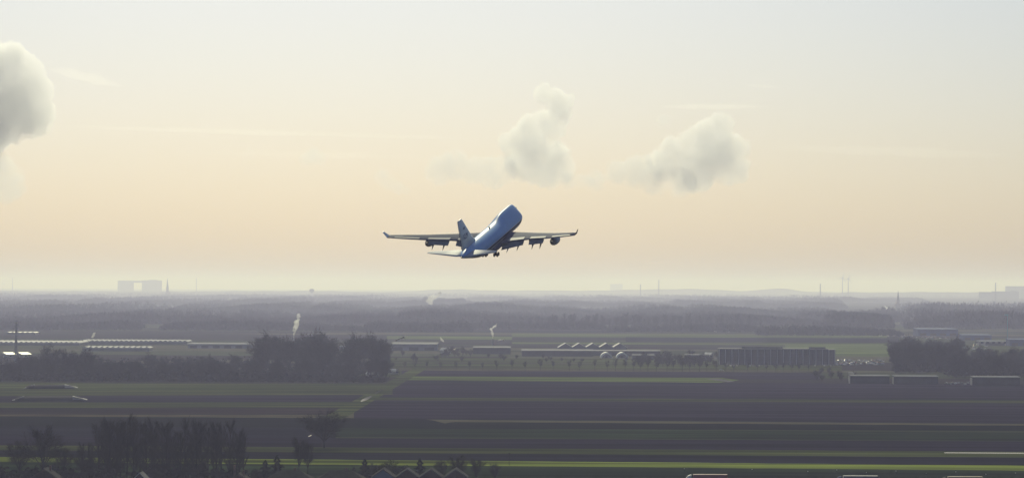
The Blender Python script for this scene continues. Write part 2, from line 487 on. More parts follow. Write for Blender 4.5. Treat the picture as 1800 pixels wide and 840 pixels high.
# poplar grove
pr = random.Random(3)
pl = []
for i in range(30):
    px = 146 + (432-146) * (i + pr.uniform(-.4,.4)) / 29
    if px < 172: top = pr.uniform(768, 785)
    elif px < 250: top = pr.uniform(728, 746)
    elif px < 360: top = pr.uniform(732, 762)
    elif px < 408: top = pr.uniform(731, 752)
    else: top = pr.uniform(752, 790)
    pl.append((px, top, pr.uniform(826, 846)))
pl.sort()
for i, (px, top, base) in enumerate(pl):
    tree_px('poplar', POP[i % 4], 25, px, top, base, 'tall bare poplar, %s from the left in the foreground poplar grove' % nth(i+1), 'poplars of the foreground grove', sx=pr.uniform(.75,1.35))
tree_px('lone_tree', LONE, 20.5, 570, 715, 787, 'lone bare tree with a vase shaped crown standing in the open fields')
for px, top, base, k, lab in (
    (76, 750, 838, 0, 'broad bare tree left of the poplar grove, the tallest there'),
    (34, 772, 836, 1, 'broad bare tree near the left edge, left of the tallest one'),
    (112, 786, 836, 2, 'smaller broad bare tree just left of the poplar grove'),
    (150, 790, 842, 1, 'low bare tree at the left foot of the poplar grove'),
    (525, 768, 832, 2, 'narrow bare tree with two tops, left stem of the pair'),
    (541, 776, 832, 0, 'narrow bare tree, right stem of the pair above the hipped roofs'),
    (804, 796, 848, 1, 'round bare tree behind the row of gabled houses'),
    (836, 804, 846, 2, 'bare tree just right of the round one behind the gables'),
    (870, 814, 846, 0, 'small bare tree standing right of the gabled houses'),
    (776, 808, 846, 2, 'thin bare tree behind the third gabled house'),
    (655, 812, 846, 1, 'thin bare tree between two dark conifers behind the blue gable'),
):
    tree_px('bare_tree', BROAD[k], 20.5, px, top, base, lab, sx=.62 if px in (525, 541) else (.9 if top > 790 else 1.1))
for px, top, base, k, lab in (
    (466, 806, 848, 0, 'dark conifer right of the poplar grove, the lower of two'),
    (487, 797, 848, 1, 'dark conifer with a pointed top, taller of the two by the poplar grove'),
    (641, 804, 848, 0, 'slim dark conifer just left of the blue gabled house'),
    (622, 819, 848, 1, 'small dark conifer beside the hipped roof'),
    (738, 803, 848, 1, 'dark conifer behind the second and third gabled houses'),
):
    tree_px('conifer', CON[k], 10.3, px, top, base, lab, sx=1.25)
for px, top, base, k, lab in (
    (684, 806, 846, 0, 'olive rounded bush behind the blue gabled house'),
    (704, 811, 846, 1, 'brown bush right of the olive one'),
    (448, 818, 850, 1, 'low brown bush at the right foot of the poplar grove'),
    (60, 822, 846, 1, 'low dark bush at the lower left corner'),
):
    tree_px('bush', BUSH[k], 7.3, px, top, base, lab, cat='bush')
# trees strung along the country road
rp = [(692,634),(712,633),(730,630),(752,633),(776,634),(800,632),(824,631),(848,634),(874,630),(898,629),(922,632),(948,628),(973,631),(1000,630),(1018,632),(1044,629),(1066,631),(1083,627),(1097,629),(1112,628),(1126,630),(1140,627),(1155,631),(1170,628),(1185,630),(1199,628),(1214,631),(1228,629),(1243,630),(1257,631),(1276,634),(1291,635),(1313,634),(1330,635),(1348,634),(1362,635),(1377,634),(1391,636),(1405,635),(1420,636)]
for i, (px, top) in enumerate(rp):
    b = 650 + (px - 690) * .0055
    tree_px('roadside_tree', ROADT[i % 3], 9.3, px + tr.uniform(-2,2), top + 2, b, 'small bare roadside tree, %s from the left along the road' % nth(i+1), 'trees along the country road', sx=.9)
# woods
def wood(n, poly, hr, group, label, seed):
    """scatter trees in a quad given by photo pixels (x0,x1,yfar,ynear), heights by callback on px"""
    rng = random.Random(seed); x0, x1, yf, yn = poly; pts = []
    tries = 0
    while len(pts) < n and tries < n*60:
        tries += 1
        px = rng.uniform(x0, x1); py = yn - (yn - yf) * rng.random()**1.6
        g = G(px, py); h = hr(px, py, rng)
        if h and all((g.x-q.x)**2 + ((g.y-q.y)*.6)**2 > 20 for q, _ in pts): pts.append((g, h))
    for g, h in pts:
        tree('woodland_tree', rng.choice(WOODT), g, h/20.5, label, group, sx=rng.uniform(.95,1.35))
def hl(px, py, r):
    if 608 < px < 680: return (17 + 17*math.sqrt(max(0, 1-((px-644)/35)**2))) * r.uniform(.9,1.04) if py < 662 else r.uniform(13,19)
    if 450 < px < 590: return r.uniform(26,35) * (1 - .25*math.exp(-((px-522)/10)**2)) if py < 660 else r.uniform(12,18)
    if 590 <= px <= 608: return r.uniform(9,13)
    if px >= 680: return None
    if 55 < px < 150: return r.uniform(18,27) if r.random() < .4 else r.uniform(12,16)
    return r.uniform(12,17)
wood(92, (-30, 455, 652, 670), hl, 'trees of the left wood', 'bare tree of the low dense wood at left beyond the meadow', 1)
wood(60, (450, 680, 640, 668), hl, 'tall trees at the right end of the left wood', 'taller bare tree at the right end of the left wood', 2)
wood(52, (1572, 1690, 625, 655), lambda px, py, r: r.uniform(20,27) if px < 1605 else r.uniform(18,25), 'trees of the right wood', 'bare tree of the dark dense wood at right beyond the ploughed fields', 3)
wood(62, (1670, 1840, 640, 664), lambda px, py, r: r.uniform(14,21), 'low trees of the right wood', 'lower bare tree of the dark wood at the right edge', 4)
wood(38, (1120, 1264, 630, 645), lambda px, py, r: r.uniform(6.5,11), 'scrub trees left of the office block', 'low scrubby bare tree left of the office block', 6)
wood(26, (690, 1110, 627, 637), lambda px, py, r: r.uniform(3.5,7.5), 'small trees around the farm yards', 'small bare tree among the yards behind the roadside row', 11)
wood(12, (780, 838, 618, 628), lambda px, py, r: r.uniform(6,11), 'yard trees by the long shed', 'bare yard tree left of the long grey shed', 7)
wood(10, (1428, 1500, 655, 670), lambda px, py, r: r.uniform(5,9), 'bushes left of the long dark sheds', 'low bare tree left of the long dark sheds', 8)

rr_ = random.Random(21)
for i in range(44):
    px = 935 + i*9.3 + rr_.uniform(-4, 4)
    tree_px('far_row_tree', POP[i % 4], 25, px, rr_.uniform(550, 561), 578 + (px-935)*.006, 'hazy bare upright tree in the far row beyond the gabled barns', 'far row of upright trees', sx=1.5)
# far woods, each one mass
def far_wood(poly, h, label, seed, nmax=2600, blades=13):
    rng = np.random.default_rng(seed)
    x0, x1, yf, yn = poly
    c = [G(x0, yn), G(x1, yn), G(x1, yf), G(x0, yf)]
    dn, df = c[0].y, c[2].y
    area = abs((c[1].x-c[0].x + c[2].x-c[3].x)/2 * (df-dn))
    n = int(min(nmax, max(60, area/150)))
    t = rng.random(n)**1.7; s = rng.random(n)
    # edge row at the near side
    k = n//4; t[:k] = rng.random(k)*.04
    Y = dn + (df-dn)*t
    xl = c[0].x + (c[3].x-c[0].x)*t; xr = c[1].x + (c[2].x-c[1].x)*t
    X = xl + (xr-xl)*s
    edge = np.minimum(1, np.minimum(s, 1-s)*14)
    hump = .72 + .28*np.sin(X*.006+seed)*np.cos(X*.0137+seed*2)
    hh = h*rng.uniform(.7,1.12,n)*hump*(.55+.45*edge)
    cw = rng.uniform(4,7.5,n)
    nb = blades
    bx = rng.normal(0,.36,(n,nb))*cw[:,None]; by = rng.normal(0,.36,(n,nb))*cw[:,None]
    bz = rng.uniform(.05,.84,(n,nb))*hh[:,None]
    L = hh[:,None]*rng.uniform(.12,.30,(n,nb)); wd = rng.uniform(1.2,3.4,(n,nb))
    ang = rng.uniform(0,np.pi,(n,nb)); lean = rng.normal(0,.5,(n,nb))*L
    P = np.stack([X[:,None]+bx, Y[:,None]+by, bz], -1)
    u = np.stack([np.cos(ang)*wd, np.sin(ang)*wd, np.zeros_like(wd)], -1)
    top = np.stack([lean, lean*0, np.minimum(L, hh[:,None]-bz*.98)], -1)
    q = np.stack([P-u*.5, P+u*.5, P+u*.22+top, P-u*.22+top], 2).reshape(-1,3)
    me = bpy.data.meshes.new('far_wood'); nq = len(q)//4
    me.vertices.add(len(q)); me.vertices.foreach_set('co', q.ravel())
    me.loops.add(nq*4); me.loops.foreach_set('vertex_index', np.arange(nq*4))
    me.polygons.add(nq); me.polygons.foreach_set('loop_start', np.arange(nq)*4)
    me.materials.append(wood_far); me.update(calc_edges=True); me.validate()
    tag(link('far_wood', me), label, 'wood', kind='stuff')

for p, h, lab in (((130,440,828,850),7,'dark undergrowth at the foot of the foreground poplar grove'),((-60,130,832,850),4,'dark scrub under the broad bare trees at lower left'),((-250,682,640,669.5),11,'tangled undergrowth filling the left wood'),((1572,1700,628,654),12,'tangled undergrowth filling the right wood'),((1670,2000,636,662),11,'tangled undergrowth at the right edge of the right wood')):
    far_wood(p, h, lab, 399 + p[0], 2600, 16 if p[3] > 800 else 12)
FW = [((-300,2000,514.6,515.6),14),((-300,900,516.5,517.5),14),((700,2100,517.3,518.6),14),((-200,215,521,526,),17),((230,640,521.5,525),15),((430,760,524,529),17),((820,1100,523,528),15),((1080,1330,523,529),17),((1300,1500,526,531),18),((1500,1620,527,531),14),
 ((-250,150,531,538),16),((130,420,529,536),16),((380,760,531,538),18),((740,820,533,538),20),((790,1010,534,541),18),((990,1200,533,540),15),((1180,1340,533,540),17),((1310,1480,533,542),19),((1450,1565,557,577),17),((1600,2000,543,558),22),
 ((-250,330,543,552),16),((300,560,541,550),16),((540,800,545,553),17),((780,960,546,553),17),((940,1210,547,556),17),((1200,1470,549,558),16),((1400,1580,556,566),17),((1592,2000,553,579),21),
 ((-250,430,556,568),14),((400,720,557,569),14),((690,930,558,571),15),((900,1210,559,571),13),((1190,1440,561,572),13),
 ((-200,260,574,579),12),((280,640,576,581),11),((640,830,577,584),13),((830,1060,575,579),10),((1060,1330,578,583),9),((1330,1580,585,590),9)]
for i, (p, h) in enumerate(FW):
    far_wood(p, h*1.75, 'hazy mass of bare woodland, %s of the far woods' % ('left' if p[1] < 700 else 'middle' if p[1] < 1300 else 'right'), i+1)

# ------------------------------------------------------------------ buildings
def frame_at(px, py, label, name, cat, rz=0, group=None):
    return empty(name, G(px, py), rz, label, cat, group)

def width_at(px0, px1, py):
    return (G(px1, py) - G(px0, py)).length

def gable_house(name, px, py, wd, dp, eave, ridge, wall, roof, label, rz=0, edge=None, windows=2, chimney=True, group=None, cat='house'):
    o = empty(name, G(px, py), rz, label, cat, group)
    MB().prism([(-wd/2,0),(wd/2,0),(wd/2,eave),(0,ridge-.15),(-wd/2,eave)], 0, dp).build('wall', wall, o)
    ov = .35; sl = (ridge-eave)/(wd/2); th = .22
    rf = MB()
    for s in (-1, 1):
        rf.prism([(0,ridge+.02),(s*(wd/2+ov),eave-sl*ov+.02),(s*(wd/2+ov),eave-sl*ov+th+.02),(0,ridge+th+.02)], -.3, dp+.3)
    r_ = rf.build('roof', roof, o)
    if chimney: MB().box(wd*.12, wd*.12+.8, dp*.6, dp*.6+.8, ridge-1.4, ridge+1.1).build('chimney', brick, r_)
    if edge:
        for s in (-1, 1):
            MB().prism([(0,ridge-.1),(s*(wd/2+ov),eave-sl*ov-.1),(s*(wd/2+ov),eave-sl*ov+th+.12),(0,ridge+th+.12)], -.42, -.31).build('bargeboard', edge, o)
    for k in range(windows):
        xx = (k - (windows-1)/2) * wd*.42
        MB().box(xx-.6, xx+.6, -.05, -.003, 1.0, 2.3).build('window', glass, o)
        MB().box(xx-.5, xx+.5, -.05, -.003, 3.9, 5.0).build('window', glass, o)
    return o

def hip_house(px, py, wd, dp, eave, ridge, label):
    o = empty('hipped_house', G(px, py), 0, label, 'house')
    MB().box(-wd/2, wd/2, 0, dp, 0, eave).build('wall', brick, o)
    q = MB(); a, b_ = -wd/2-.6, wd/2+.6; y0, y1 = -.6, dp+.6; rx = wd*.22
    P = [(a,y0,eave),(b_,y0,eave),(b_,y1,eave),(a,y1,eave),(-rx,dp/2,ridge),(rx,dp/2,ridge)]
    for f in ((0,1,5,4),(1,2,5),(2,3,4,5),(3,0,4),(3,2,1,0)): q.quad(*[P[i] for i in f])
    r_ = q.build('roof', roof_g, o)
    MB().box(rx*.4, rx*.4+.9, dp*.45, dp*.45+.8, ridge-1, ridge+.9).build('chimney', brick, r_)
    MB().box(a, b_, y0-.12, y0-.003, eave-.25, eave+.05).build('fascia', white, o)
    for k in range(3):
        MB().box(-wd*.35+k*wd*.3, -wd*.35+k*wd*.3+1.3, -.06, -.003, 1, 2.3).build('window', glass, o)
    return o

HB = 863
edge_m = mat('weathered_bargeboard', (.12,.12,.125), .9, 0, .2, .5)
blue_wall = mat('blue_render', (.10,.17,.25), .7, .3, .08, .3)
for i, (px, wl, lab) in enumerate(((673, blue_wall, 'gabled house with a pale blue gable end, first of the row'), (715.5, brick, 'dark gabled house directly right of the blue gable'), (757, brick, 'dark gabled house, third in the row'), (801, brick, 'dark gabled house at the right end of the row'))):
    gable_house('gabled_house', px, HB, 8.9, 12, 5.4, 8.45, wl, roof_t, lab, edge=edge_m, chimney=False, group='gabled houses in a row')
hip_house(508, HB, 17, 12, 4.6, 7.9, 'house with a wide mossy hipped roof, left of two')
hip_house(598, HB, 18, 12, 4.6, 7.9, 'house with a wide mossy hipped roof, right of two beside the blue gable')
h_ = gable_house('brick_house', 419, HB, 8, 10, 4.2, 6.6, brick, roof_t, 'brick house with a tall chimney under the poplars')
MB().box(-2.0, -1.2, .6, 1.4, 5.2, 10.2).build('chimney_stack', brick, h_)
gable_house('brick_house', 76, HB, 11, 10, 5, 8.6, brick, roof_t, 'dark gabled house below the broad bare trees at left', chimney=True)
gable_house('brick_house', 245, HB, 6, 10, 4, 7.0, brick, grey_d, 'small house under the poplar grove with a pale edged roof', edge=grey_l, chimney=False)

def flat_shed(name, px0, px1, py, dp, hgt, wall, edge, label, cat='shed', doors=3, group=None, roofm=None, eh=.25):
    wd = width_at(px0, px1, py)
    o = empty(name, G((px0+px1)/2, py), 0, label, cat, group)
    MB().box(-wd/2, wd/2, 0, dp, 0, hgt).build('wall', wall, o)
    MB().prism([(0,0),(0,0.01),(0,0.01)], 0, 1) if False else None
    q = MB()   # shallow mono-pitch roof
    rise = min(dp*.05, 1.2)
    q.quad((-wd/2-.3,-.3,hgt+.05),(wd/2+.3,-.3,hgt+.05),(wd/2+.3,dp+.3,hgt+.05+rise),(-wd/2-.3,dp+.3,hgt+.05+rise))
    q.quad((-wd/2-.3,-.3,hgt+.02),(-wd/2-.3,dp+.3,hgt+.02),(wd/2+.3,dp+.3,hgt+.02),(wd/2+.3,-.3,hgt+.02))
    q.quad((-wd/2-.3,dp+.3,hgt+.02),(-wd/2-.3,dp+.3,hgt+.05+rise),(wd/2+.3,dp+.3,hgt+.05+rise),(wd/2+.3,dp+.3,hgt+.02))
    q.build('roof', roofm or grey_roof, o)
    MB().box(-wd/2-.35, wd/2+.35, -.45, -.31, hgt-eh, hgt+.15).build('roof_edge', edge, o)
    for k in range(doors):
        xx = -wd/2 + wd*(k+.5)/doors
        MB().box(xx-wd*.3/doors, xx+wd*.3/doors, -.08, -.004, 0, min(hgt*.6, 4.2)).build('door', grey_d, o)
    return o

def greenhouse(px0, px1, py, dp, span, eave, ridge, label, rm=None):
    ridge = eave + (ridge-eave)*.62; eave *= .8; ridge -= eave*.25
    wd = width_at(px0, px1, py); n = max(2, int(wd/span)); span = wd/n
    o = empty('greenhouse', G((px0+px1)/2, py), 0, label, 'greenhouse')
    MB().box(-wd/2, wd/2, .02, dp, 0, eave).build('wall', gh_wall, o)
    r_ = MB()
    for i in range(n):
        xa = -wd/2 + i*span
        r_.prism([(xa+.03,eave+.01),(xa+span-.03,eave+.01),(xa+span/2,ridge)], -.1, dp)
    r_.build('roof', rm or gh_glass, o)
    MB().box(-wd/2, wd/2, -.25, -.12, eave-.35, eave+.1).build('gutter', grey_l, o)
    return o

flat_shed('dark_shed', 1205, 1246, 634, 14, 6.5, grey_d, steel, 'low dark shed among scrub left of the office block', doors=2)
flat_shed('dark_shed', 1112, 1150, 632, 14, 5, grey_d, grey_d, 'low dark shed among scrub right of the arched tunnels', doors=2)
greenhouse(-30, 140, 607, 90, 6.4, 4.5, 7.2, 'long sawtooth greenhouse at the far left behind the wood')
greenhouse(140, 330, 605, 60, 6.4, 5.0, 7.8, 'long sawtooth greenhouse with glinting ridges, the farther one')
greenhouse(144, 263, 617, 40, 6.4, 5, 7.6, 'long sawtooth greenhouse with glinting ridges, the nearer one')
greenhouse(8, 62, 588, 40, 8, 4, 6, 'small distant greenhouse line near the tall mast')
flat_shed('glass_hall', 330, 450, 612, 30, 5.5, blue_g, white, 'low bluish hall with a bright white roof edge', 'hall', 6, eh=.2)
flat_shed('glass_hall', 596, 612, 616, 30, 6, blue_g, grey_l, 'bluish hall seen between the tall wood clumps', 'hall', 2)
flat_shed('factory_hall', 686, 768, 616, 60, 8, blue_g, grey_l, 'large pale bluish hall behind the ditch', 'hall', 3)
flat_shed('grey_shed', 832, 897, 622, 30, 7.5, grey_d, white_w, 'long grey shed with a pale roof edge by the yard trees', doors=3)
flat_shed('grey_shed', 918, 1042, 626, 25, 6.5, grey_d, white_w, 'long low shed in front of the five gabled barns', doors=6)
flat_shed('grey_shed', 1042, 1160, 625, 20, 5.5, grey_d, grey_d, 'long low shed right of the barns with a row of roof lights', doors=5)
for k in range(8):
    pass
barn_wall = mat('barn_wall', (.16,.15,.17), .8, .3, .15, .2)
barn_roof = mat('barn_roof', (.32,.31,.33), .6, .4, .15, .2)
for i in range(5):
    px = 994 + i*24
    o = gable_house('gabled_barn', px, 620, 17.2, 40, 6.5, 11.5, barn_wall, barn_roof, 'grey gabled barn, %s from the left of the five side by side' % nth(i+1), edge=grey_l, windows=0, chimney=False, group='five gabled barns', cat='barn')
    MB().box(-2.2, 2.2, -.06, -.004, 0, 4.4).build('door', grey_d, o)
for i, px in enumerate((1066, 1094)):
    wd = width_at(px-10, px+10, 629)
    o = empty('polytunnel', G(px, 629), 0, 'white arched tunnel shed, %s of two' % ('left' if i == 0 else 'right'), 'tunnel', 'two white arched tunnel sheds')
    def arc(r, hh, n=14): return [(r*math.cos(math.pi*k/n), hh*math.sin(math.pi*k/n)) for k in range(n+1)]
    MB().prism(arc(wd/2, 6.2), .6, 26).build('cover', white, o)
    q = MB(); a_, b_ = arc(wd/2+.1, 6.3), arc(wd/2-1.5, 4.6)
    q.prism(a_ + b_[::-1], 0, .59); q.build('arch_rim', white, o)
    MB().prism(arc(wd/2-1.6, 4.5), .3, .55).build('end_wall', barn_wall, o)
    MB().box(-1.3, 1.3, .1, .29, 0, 3).build('door', grey_d, o)

# office block
def office():
    wd = width_at(1266, 1466, 641); n = 18; hgt = 16.0; dp = 15
    o = empty('office_block', G(1366, 641), 0, 'long five storey office block with pale vertical ribs', 'office block')
    wall_m = mat('office_facade', (.03,.034,.055), .6, .2, .12, .2)
    rib_m = mat('office_ribs', (.36,.37,.42), .6, .4, .1, .2)
    MB().box(-wd/2, wd/2, 0, dp, 0, hgt).build('wall', wall_m, o)
    MB().box(-wd/2-.3, wd*.44, -.35, dp+.2, hgt+.004, hgt+.9).build('roof_edge', steel, o)
    MB().box(-wd*.30, wd*.05, 4, 11, hgt+.91, hgt+2.6).build('rooftop_plant', grey_d, o)
    MB().box(wd*.28, wd*.42, 4, 11, hgt+.91, hgt+2.4).build('rooftop_plant', grey_d, o)
    bay = wd/n
    rib = MB().box(-.35, .35, -.55, -.004, 0, hgt-.1).mesh('rib', rib_m)
    win = MB().box(-bay*.40, bay*.40, -.12, -.006, 0, 1.7).mesh('window', off_glass)
    for i in range(n+1):
        link('rib', rib, o, (-wd/2 + min(max(i*bay, .36), wd-.36), 0, 0))
    for i in range(n):
        for f in range(5): link('window', win, o, (-wd/2+(i+.5)*bay, 0, 1.0+f*3.05))
office()
for px0, px1, py, hgt, lab in ((1496,1563,674,6.6,'long dark shed with a bright roof edge, left of three'),(1573,1648,675,6.6,'long dark shed with a bright roof edge, middle of three'),(1711,1792,677,6.8,'long dark shed with a bright roof edge, right of three')):
    o = flat_shed('long_shed', px0, px1, py, 12, hgt, grey_d, white_w, lab, doors=4, group='three long dark sheds', eh=.35)
    wd = width_at(px0, px1, py)
    MB().box(-wd/2-.5, -wd/2-.36, .5, 11, 0, hgt-.5).build('end_panel', concrete, o)
flat_shed('concrete_store', 1494, 1501, 670, 12, 7, concrete, concrete, 'small pale concrete store at the left end of the dark sheds', doors=1)
# houses with glinting roofs and village bits at left
for px, py, lab in ((20, 628, 'small house with a bright glinting roof left of the mast'), (47, 628, 'small house with a bright glinting roof right of the mast')):
    o = empty('bungalow', G(px, py), R(35), lab, 'house', 'two small houses with glinting roofs')
    MB().box(-5.5, 5.5, 0, 9, 0, 3.4).build('wall', concrete, o)
    q = MB(); P = [(-6,-.5,3.42),(6,-.5,3.42),(6,9.5,5.6),(-6,9.5,5.6),(6,9.5,3.42),(-6,9.5,3.42)]
    for f in ((0,1,2,3),(0,3,5),(1,4,2),(3,2,4,5),(5,4,1,0)): q.quad(*[P[i] for i in f])
    q.build('roof', grey_l, o)
    MB().box(-2, 0, -.06, -.004, 1, 2.3).build('window', glass, o)
for px, py, s, lab in ((662, 663, 1, 'small pale house at the right end of the left wood'), (698, 657, .8, 'little white roofed house beside the ditch'), (790, 621, 1.2, 'pale house by the far end of the ditch'), (1252, 628, 1, 'small house with a bright roof left of the office block')):
    gable_house('farmhouse', px, py, 7*s, 9*s, 3.2*s, 5.6*s, concrete, grey_l, lab, rz=R(60), chimney=True)
flat_shed('blue_hall', 1616, 1682, 590, 60, 11, blue_d, blue_d, 'blue hall with a sloping roof among far parked vehicles', 'hall', 4, roofm=blue_d)
flat_shed('blue_hall', 1694, 1742, 598, 40, 8, blue_d, blue_d, 'long low blue hall above the right wood', 'hall', 3, roofm=blue_d)
flat_shed('blue_hall', 1776, 1830, 608, 30, 9, blue_d, blue_d, 'blue hall at the right edge', 'hall', 3, roofm=blue_d)
o = flat_shed('white_terrace', 1722, 1776, 607, 20, 6, concrete, white, 'pale low building with a row of dark windows', 'building', 1)
for k in range(7): MB().box(-28+k*8, -24+k*8, -.1, -.004, 3, 5).build('window', glass, o)
flat_shed('far_hall', 1258, 1300, 583, 40, 7, white, white, 'white hall far away left of the blue halls', 'hall', 2)

# silage clamps
for px, py, L, lab in ((88, 683.5, 36, 'long black covered mound with pale ends, the farther one'), (86, 705, 46, 'long black covered mound with pale ends, the nearer one')):
    g = G(px, py); o = empty('silage_clamp', g, R(8), lab, 'mound', 'two black covered mounds')
    q = MB(); rings = []
    for t in (0, .08, .5, .92, 1):
        s = (.55, .95, 1, .95, .55)[(0,.08,.5,.92,1).index(t)]
        rings.append([(-L/2+L*t, 7 + 7*math.cos(math.pi*k/8), 3.4*s*math.sin(math.pi*k/8)**.8) for k in range(9)])
    q.loft(rings).build('cover', plastic_b, o)
    MB().prism([(L/2-7,.9),(L/2+3,.9),(L/2+3,1.1),(L/2-7,3.5)], -.6, 9).build('end_glint', steel, o)  # pale wedges stand in for glints at the ends of the plastic
    MB().prism([(-L/2-2,.5),(-L/2+6,.5),(-L/2+6,3.5),(-L/2-2,.7)], 2, 9).build('end_glint', steel, o)

# tall things in the distance
def mast(px, ytop, ybase, label, wid=2.0, name='lattice_mast', bars=1):
    g = G(px, ybase); h = A(px, ytop, g.y).z
    o = empty(name, g, 0, label, 'mast')
    q = MB(); k = 8; r = .13*wid
    for sx in (-1, 1):
        for sy in (-1, 1): q.bar((sx*wid/2, sy*wid/2, 0), (sx*wid*.2, sy*wid*.2, h), r, r, 4)
    for i in range(k):
        a_, b_ = i/k, (i+1)/k
        wa, wb = wid*(.5-.3*a_), wid*(.5-.3*b_)
        for sy in (-1, 1):
            q.bar((-wa, sy*wa, h*a_), (wb, sy*wb, h*b_), r*.7, r*.7, 4); q.bar((wa, sy*wa, h*a_), (-wb, sy*wb, h*b_), r*.7, r*.7, 4)
    q.build('lattice', steel, o)
    MB().box(-wid*.6, wid*.6, -wid*.6, wid*.6, h, h+1.2).build('platform', steel, o)
    for i in range(bars):
        z = h*(.9-.14*i); MB().box(-wid*1.6, wid*1.6, -.3, .3, z, z+.6).build('crossarm', steel, o)
    return o
mast(28, 568, 642, 'tall thin lattice mast above the left wood', 2.2)
mast(1158, 492, 527, 'hazy pylon on the middle horizon', 5, 'pylon', 3)
mast(1126, 500, 527, 'smaller hazy pylon left of the horizon pylon', 5, 'pylon', 2)
mast(1442, 499, 530, 'hazy tower mast left of the wind turbines', 6, 'pylon', 2)
mast(1750, 497, 533, 'hazy mast rising between far flats at right', 5, 'pylon', 2)
mast(345, 489, 517, 'hazy mast near the left church spire', 5, 'pylon', 1)
mast(22, 488, 515, 'hazy chimney like mast on the far left horizon', 5, 'pylon', 1)
def turbine(px, ytop, ybase, label, rot):
    g = G(px, ybase); h = A(px, ytop, g.y).z
    o = empty('wind_turbine', g, R(rot), label, 'wind turbine', 'wind turbines on the horizon')
    MB().bar((0,0,0), (0,0,h), 2.6, 1.6, 10).build('tower', grey_l, o)
    n_ = MB().box(-2,2,-4,6,h-.5,h+3.5).build('nacelle', grey_l, o)
    for k in range(3):
        a = R(20 + 120*k); q = MB(); d = Vector((math.sin(a),0,math.cos(a))); u = Vector((d.z,0,-d.x)); c = Vector((0,-5,h+1.5))
        q.quad(c-u*1.6, c+u*1.6, c+d*34+u*.5, c+d*34-u*.3); q.quad(*[p + Vector((0,.6,0)) for p in (c-u*1.6, c-u*.3+d*34*.0+d*34-u*0, c+d*34+u*.5, c+u*1.6)])
        q.build('blade', grey_l, o)
turbine(1481, 489, 528, 'hazy wind turbine, left of two on the right horizon', 10)
turbine(1491, 490, 529, 'hazy wind turbine, right of two on the right horizon', 25)
def church(px, ytop, ybase, label, s=1.0):
    g = G(px, ybase); h = A(px, ytop, g.y).z
    o = empty('church', g, 0, label, 'church')
    tw_ = 8*s
    MB().box(-tw_/2, tw_/2, 0, tw_, 0, h*.42).build('tower', brick, o)
    q = MB(); z0 = h*.42
    for f in (((-tw_/2,0),(tw_/2,0)),((tw_/2,0),(tw_/2,tw_)),((tw_/2,tw_),(-tw_/2,tw_)),((-tw_/2,tw_),(-tw_/2,0))):
        q.quad((*f[0],z0),(*f[1],z0),(0,tw_/2,h))
    q.build('spire', roof_t, o)
    MB().prism([(-9*s,0),(9*s,0),(9*s,11*s),(0,19*s),(-9*s,11*s)], tw_+.01, tw_+36*s).build('nave', brick, o)
church(1579, 510, 541, 'church with a slender pointed spire on the right horizon', 1.2)
church(294, 488, 520, 'hazy church spire beside the arched building on the left horizon', 2.0)
def far_block(px0, px1, ytop, ybase, label, gap=None, name='apartment_block'):
    g = G((px0+px1)/2, ybase); h = A((px0+px1)/2, ytop, g.y).z; wd = width_at(px0, px1, ybase)
    o = empty(name, g, 0, label, 'building')
    if gap:
        MB().box(-wd/2, wd*(gap[0]-.5), 0, 25, 0, h*.97).build('wing', grey_d, o)
        MB().box(wd*(gap[1]-.5), wd/2, 0, 25, 0, h).build('wing', grey_d, o)
        MB().box(wd*(gap[0]-.5)+.01, wd*(gap[1]-.5)-.01, 0, 25, h*gap[2], h*.96).build('bridge', grey_d, o)
    else:
        MB().box(-wd/2, wd/2, 0, 25, 0, h).build('wall', grey_d, o)
    MB().box(-wd*.1+wd*.3, wd*.1+wd*.3, 5, 15, h+.02, h+5).build('rooftop_plant', grey_d, o)
    for k in range(5): MB().box(-wd/2+1, wd/2-1, -.3, -.01, h*(.12+.17*k), h*(.2+.17*k)).build('window_band', glass, o) if not gap else None
far_block(222, 269, 492.5, 513.8, 'hazy block with an opening through its middle on the left horizon', (.36,.55,.80), 'gate_building')
far_block(1786, 1840, 503, 523, 'hazy tall flats cut by the right edge', None)
far_block(1727, 1748, 513, 526, 'hazy flats left of the mast on the right horizon')
far_block(1752, 1783, 512, 526, 'hazy flats right of the mast on the right horizon')
far_block(1079, 1088, 499, 512.5, 'very faint tower block on the middle horizon')
# turquoise mast crane
g = G(1771, 606); o = empty('turquoise_mast', g, 0, 'turquoise mast rising above the halls at right', 'mast'); hh = A(1771, 552, g.y).z
MB().bar((0,0,0),(0,0,hh),.8,.5,8).build('pole', teal, o); MB().box(-4,1,-.5,.5,hh-2,hh).build('head', teal, o)
# dome-shaped water tower
g = G(548, 523); hh = A(548, 507.5, g.y).z; o = empty('water_tower', g, 0, 'hazy dark rounded water tower above the left woods', 'water tower')
MB().bar((0,0,0),(0,0,hh*.62),4,4,10).build('shaft', concrete, o)
MB().loft([[(r_*math.cos(t*math.pi/6), r_*math.sin(t*math.pi/6), z_) for t in range(12)] for r_, z_ in ((5,hh*.55),(15,hh*.72),(16,hh*.9),(9,hh))]).build('tank', grey_d, o)

